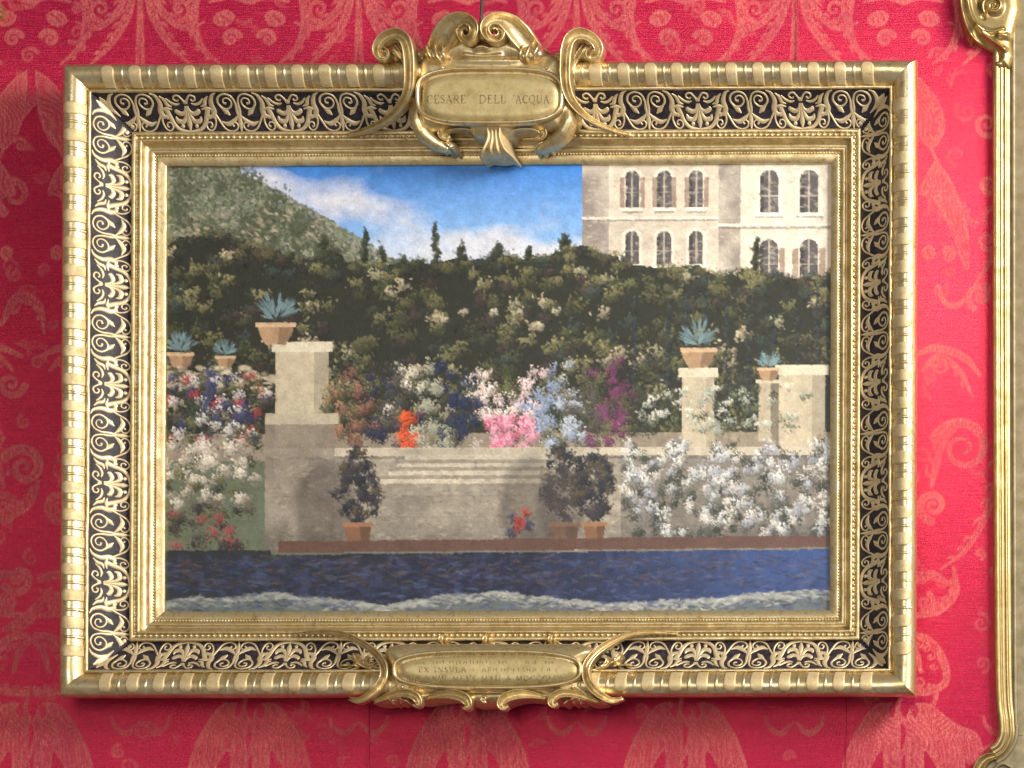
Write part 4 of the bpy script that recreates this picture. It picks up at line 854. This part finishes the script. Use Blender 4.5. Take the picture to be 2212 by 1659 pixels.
crest_ = .968 + .014 * np.sin(uu * 17 + 4 * n1) + .02 * (n2 - .5); lay(wa * (vv > crest_) * .9, srgb((96, 104, 102)))
for i in range(1300):
    a_ = R.random(); b_ = crest_[int(.96 * PH), int(a_ * PW)] + abs(R.normal(0, .010)); dab(a_, b_, 5, 1.4, R.normal(-.1, .35), srgb((176, 178, 172)) * R.uniform(.45, 1.05), .6 * (.3 + a_))
scatter(900, lambda a_, b_: b_ > .885, [(40, 50, 96), (24, 30, 62), (70, 84, 120)], 7, 1.4, 0, .4)
# the whole surface is worked over with small directional strokes
ref = IMG.copy(); lum = ref.mean(2)
for _ in range(3): q = np.pad(lum, 1, mode='edge'); lum = (q[:-2, 1:-1] + q[2:, 1:-1] + q[1:-1, :-2] + q[1:-1, 2:] + q[1:-1, 1:-1]) / 5
gy_, gx_ = np.gradient(lum); TH = np.arctan2(gx_, -gy_)
for n_s, l_s, w_s, o_s in ((6000, 4.5, 2.0, .45), (30000, 2.4, 1.0, .55)):
    X_ = R.random(n_s); Y_ = R.random(n_s); J_ = R.normal(0, .10, n_s); A_ = R.normal(0, .35, n_s)
    for a_, b_, j_, t_ in zip(X_, Y_, J_, A_):
        yi, xi = int(b_ * PH), int(a_ * PW); dab(a_, b_, l_s, w_s, TH[yi, xi] + t_, np.clip(ref[yi, xi] * (1 + j_), 0, 1), o_s)
# canvas weave, brush variation and age
IMG *= (1 + (n3 - .5) * .35 + (R.random(n3.shape) - .5) * .20)[..., None]; IMG = np.clip(IMG * np.array([1.16, 1.13, 1.08]), 0.004, .92)
gx = -PX + 2 * PX * uu; gz = PZ - 2 * PZ * vv; gy = -(HC + .0012 * np.sin(uu * 3.1) * np.sin(vv * 3.1))
co_ = np.stack([gx.ravel(), gy.ravel(), gz.ravel() + ZC], 1)
ii, jj = np.meshgrid(np.arange(PH), np.arange(PW), indexing='ij'); I = (ii * (PW + 1) + jj).ravel()
F = np.stack([I, I + PW + 1, I + PW + 2, I + 1], 1)
pm = bpy.data.meshes.new('painting'); pm.vertices.add(len(co_)); pm.vertices.foreach_set('co', co_.ravel())
pm.loops.add(F.size); pm.loops.foreach_set('vertex_index', F.ravel().astype(np.int32)); pm.polygons.add(len(F)); pm.polygons.foreach_set('loop_start', np.arange(0, F.size, 4, dtype=np.int32))
pm.update(calc_edges=True); pm.polygons.foreach_set('use_smooth', np.ones(len(F), bool))
a = pm.attributes.new('paint', 'FLOAT_COLOR', 'POINT'); a.data.foreach_set('color', np.concatenate([IMG.reshape(-1, 3), np.ones((IMG.shape[0] * IMG.shape[1], 1))], 1).ravel().astype(np.float32))
pic = tag(link('painting', pm, PAINT), 'oil painting of gardens, a pale house and blue water inside the gilt frame', 'painting')
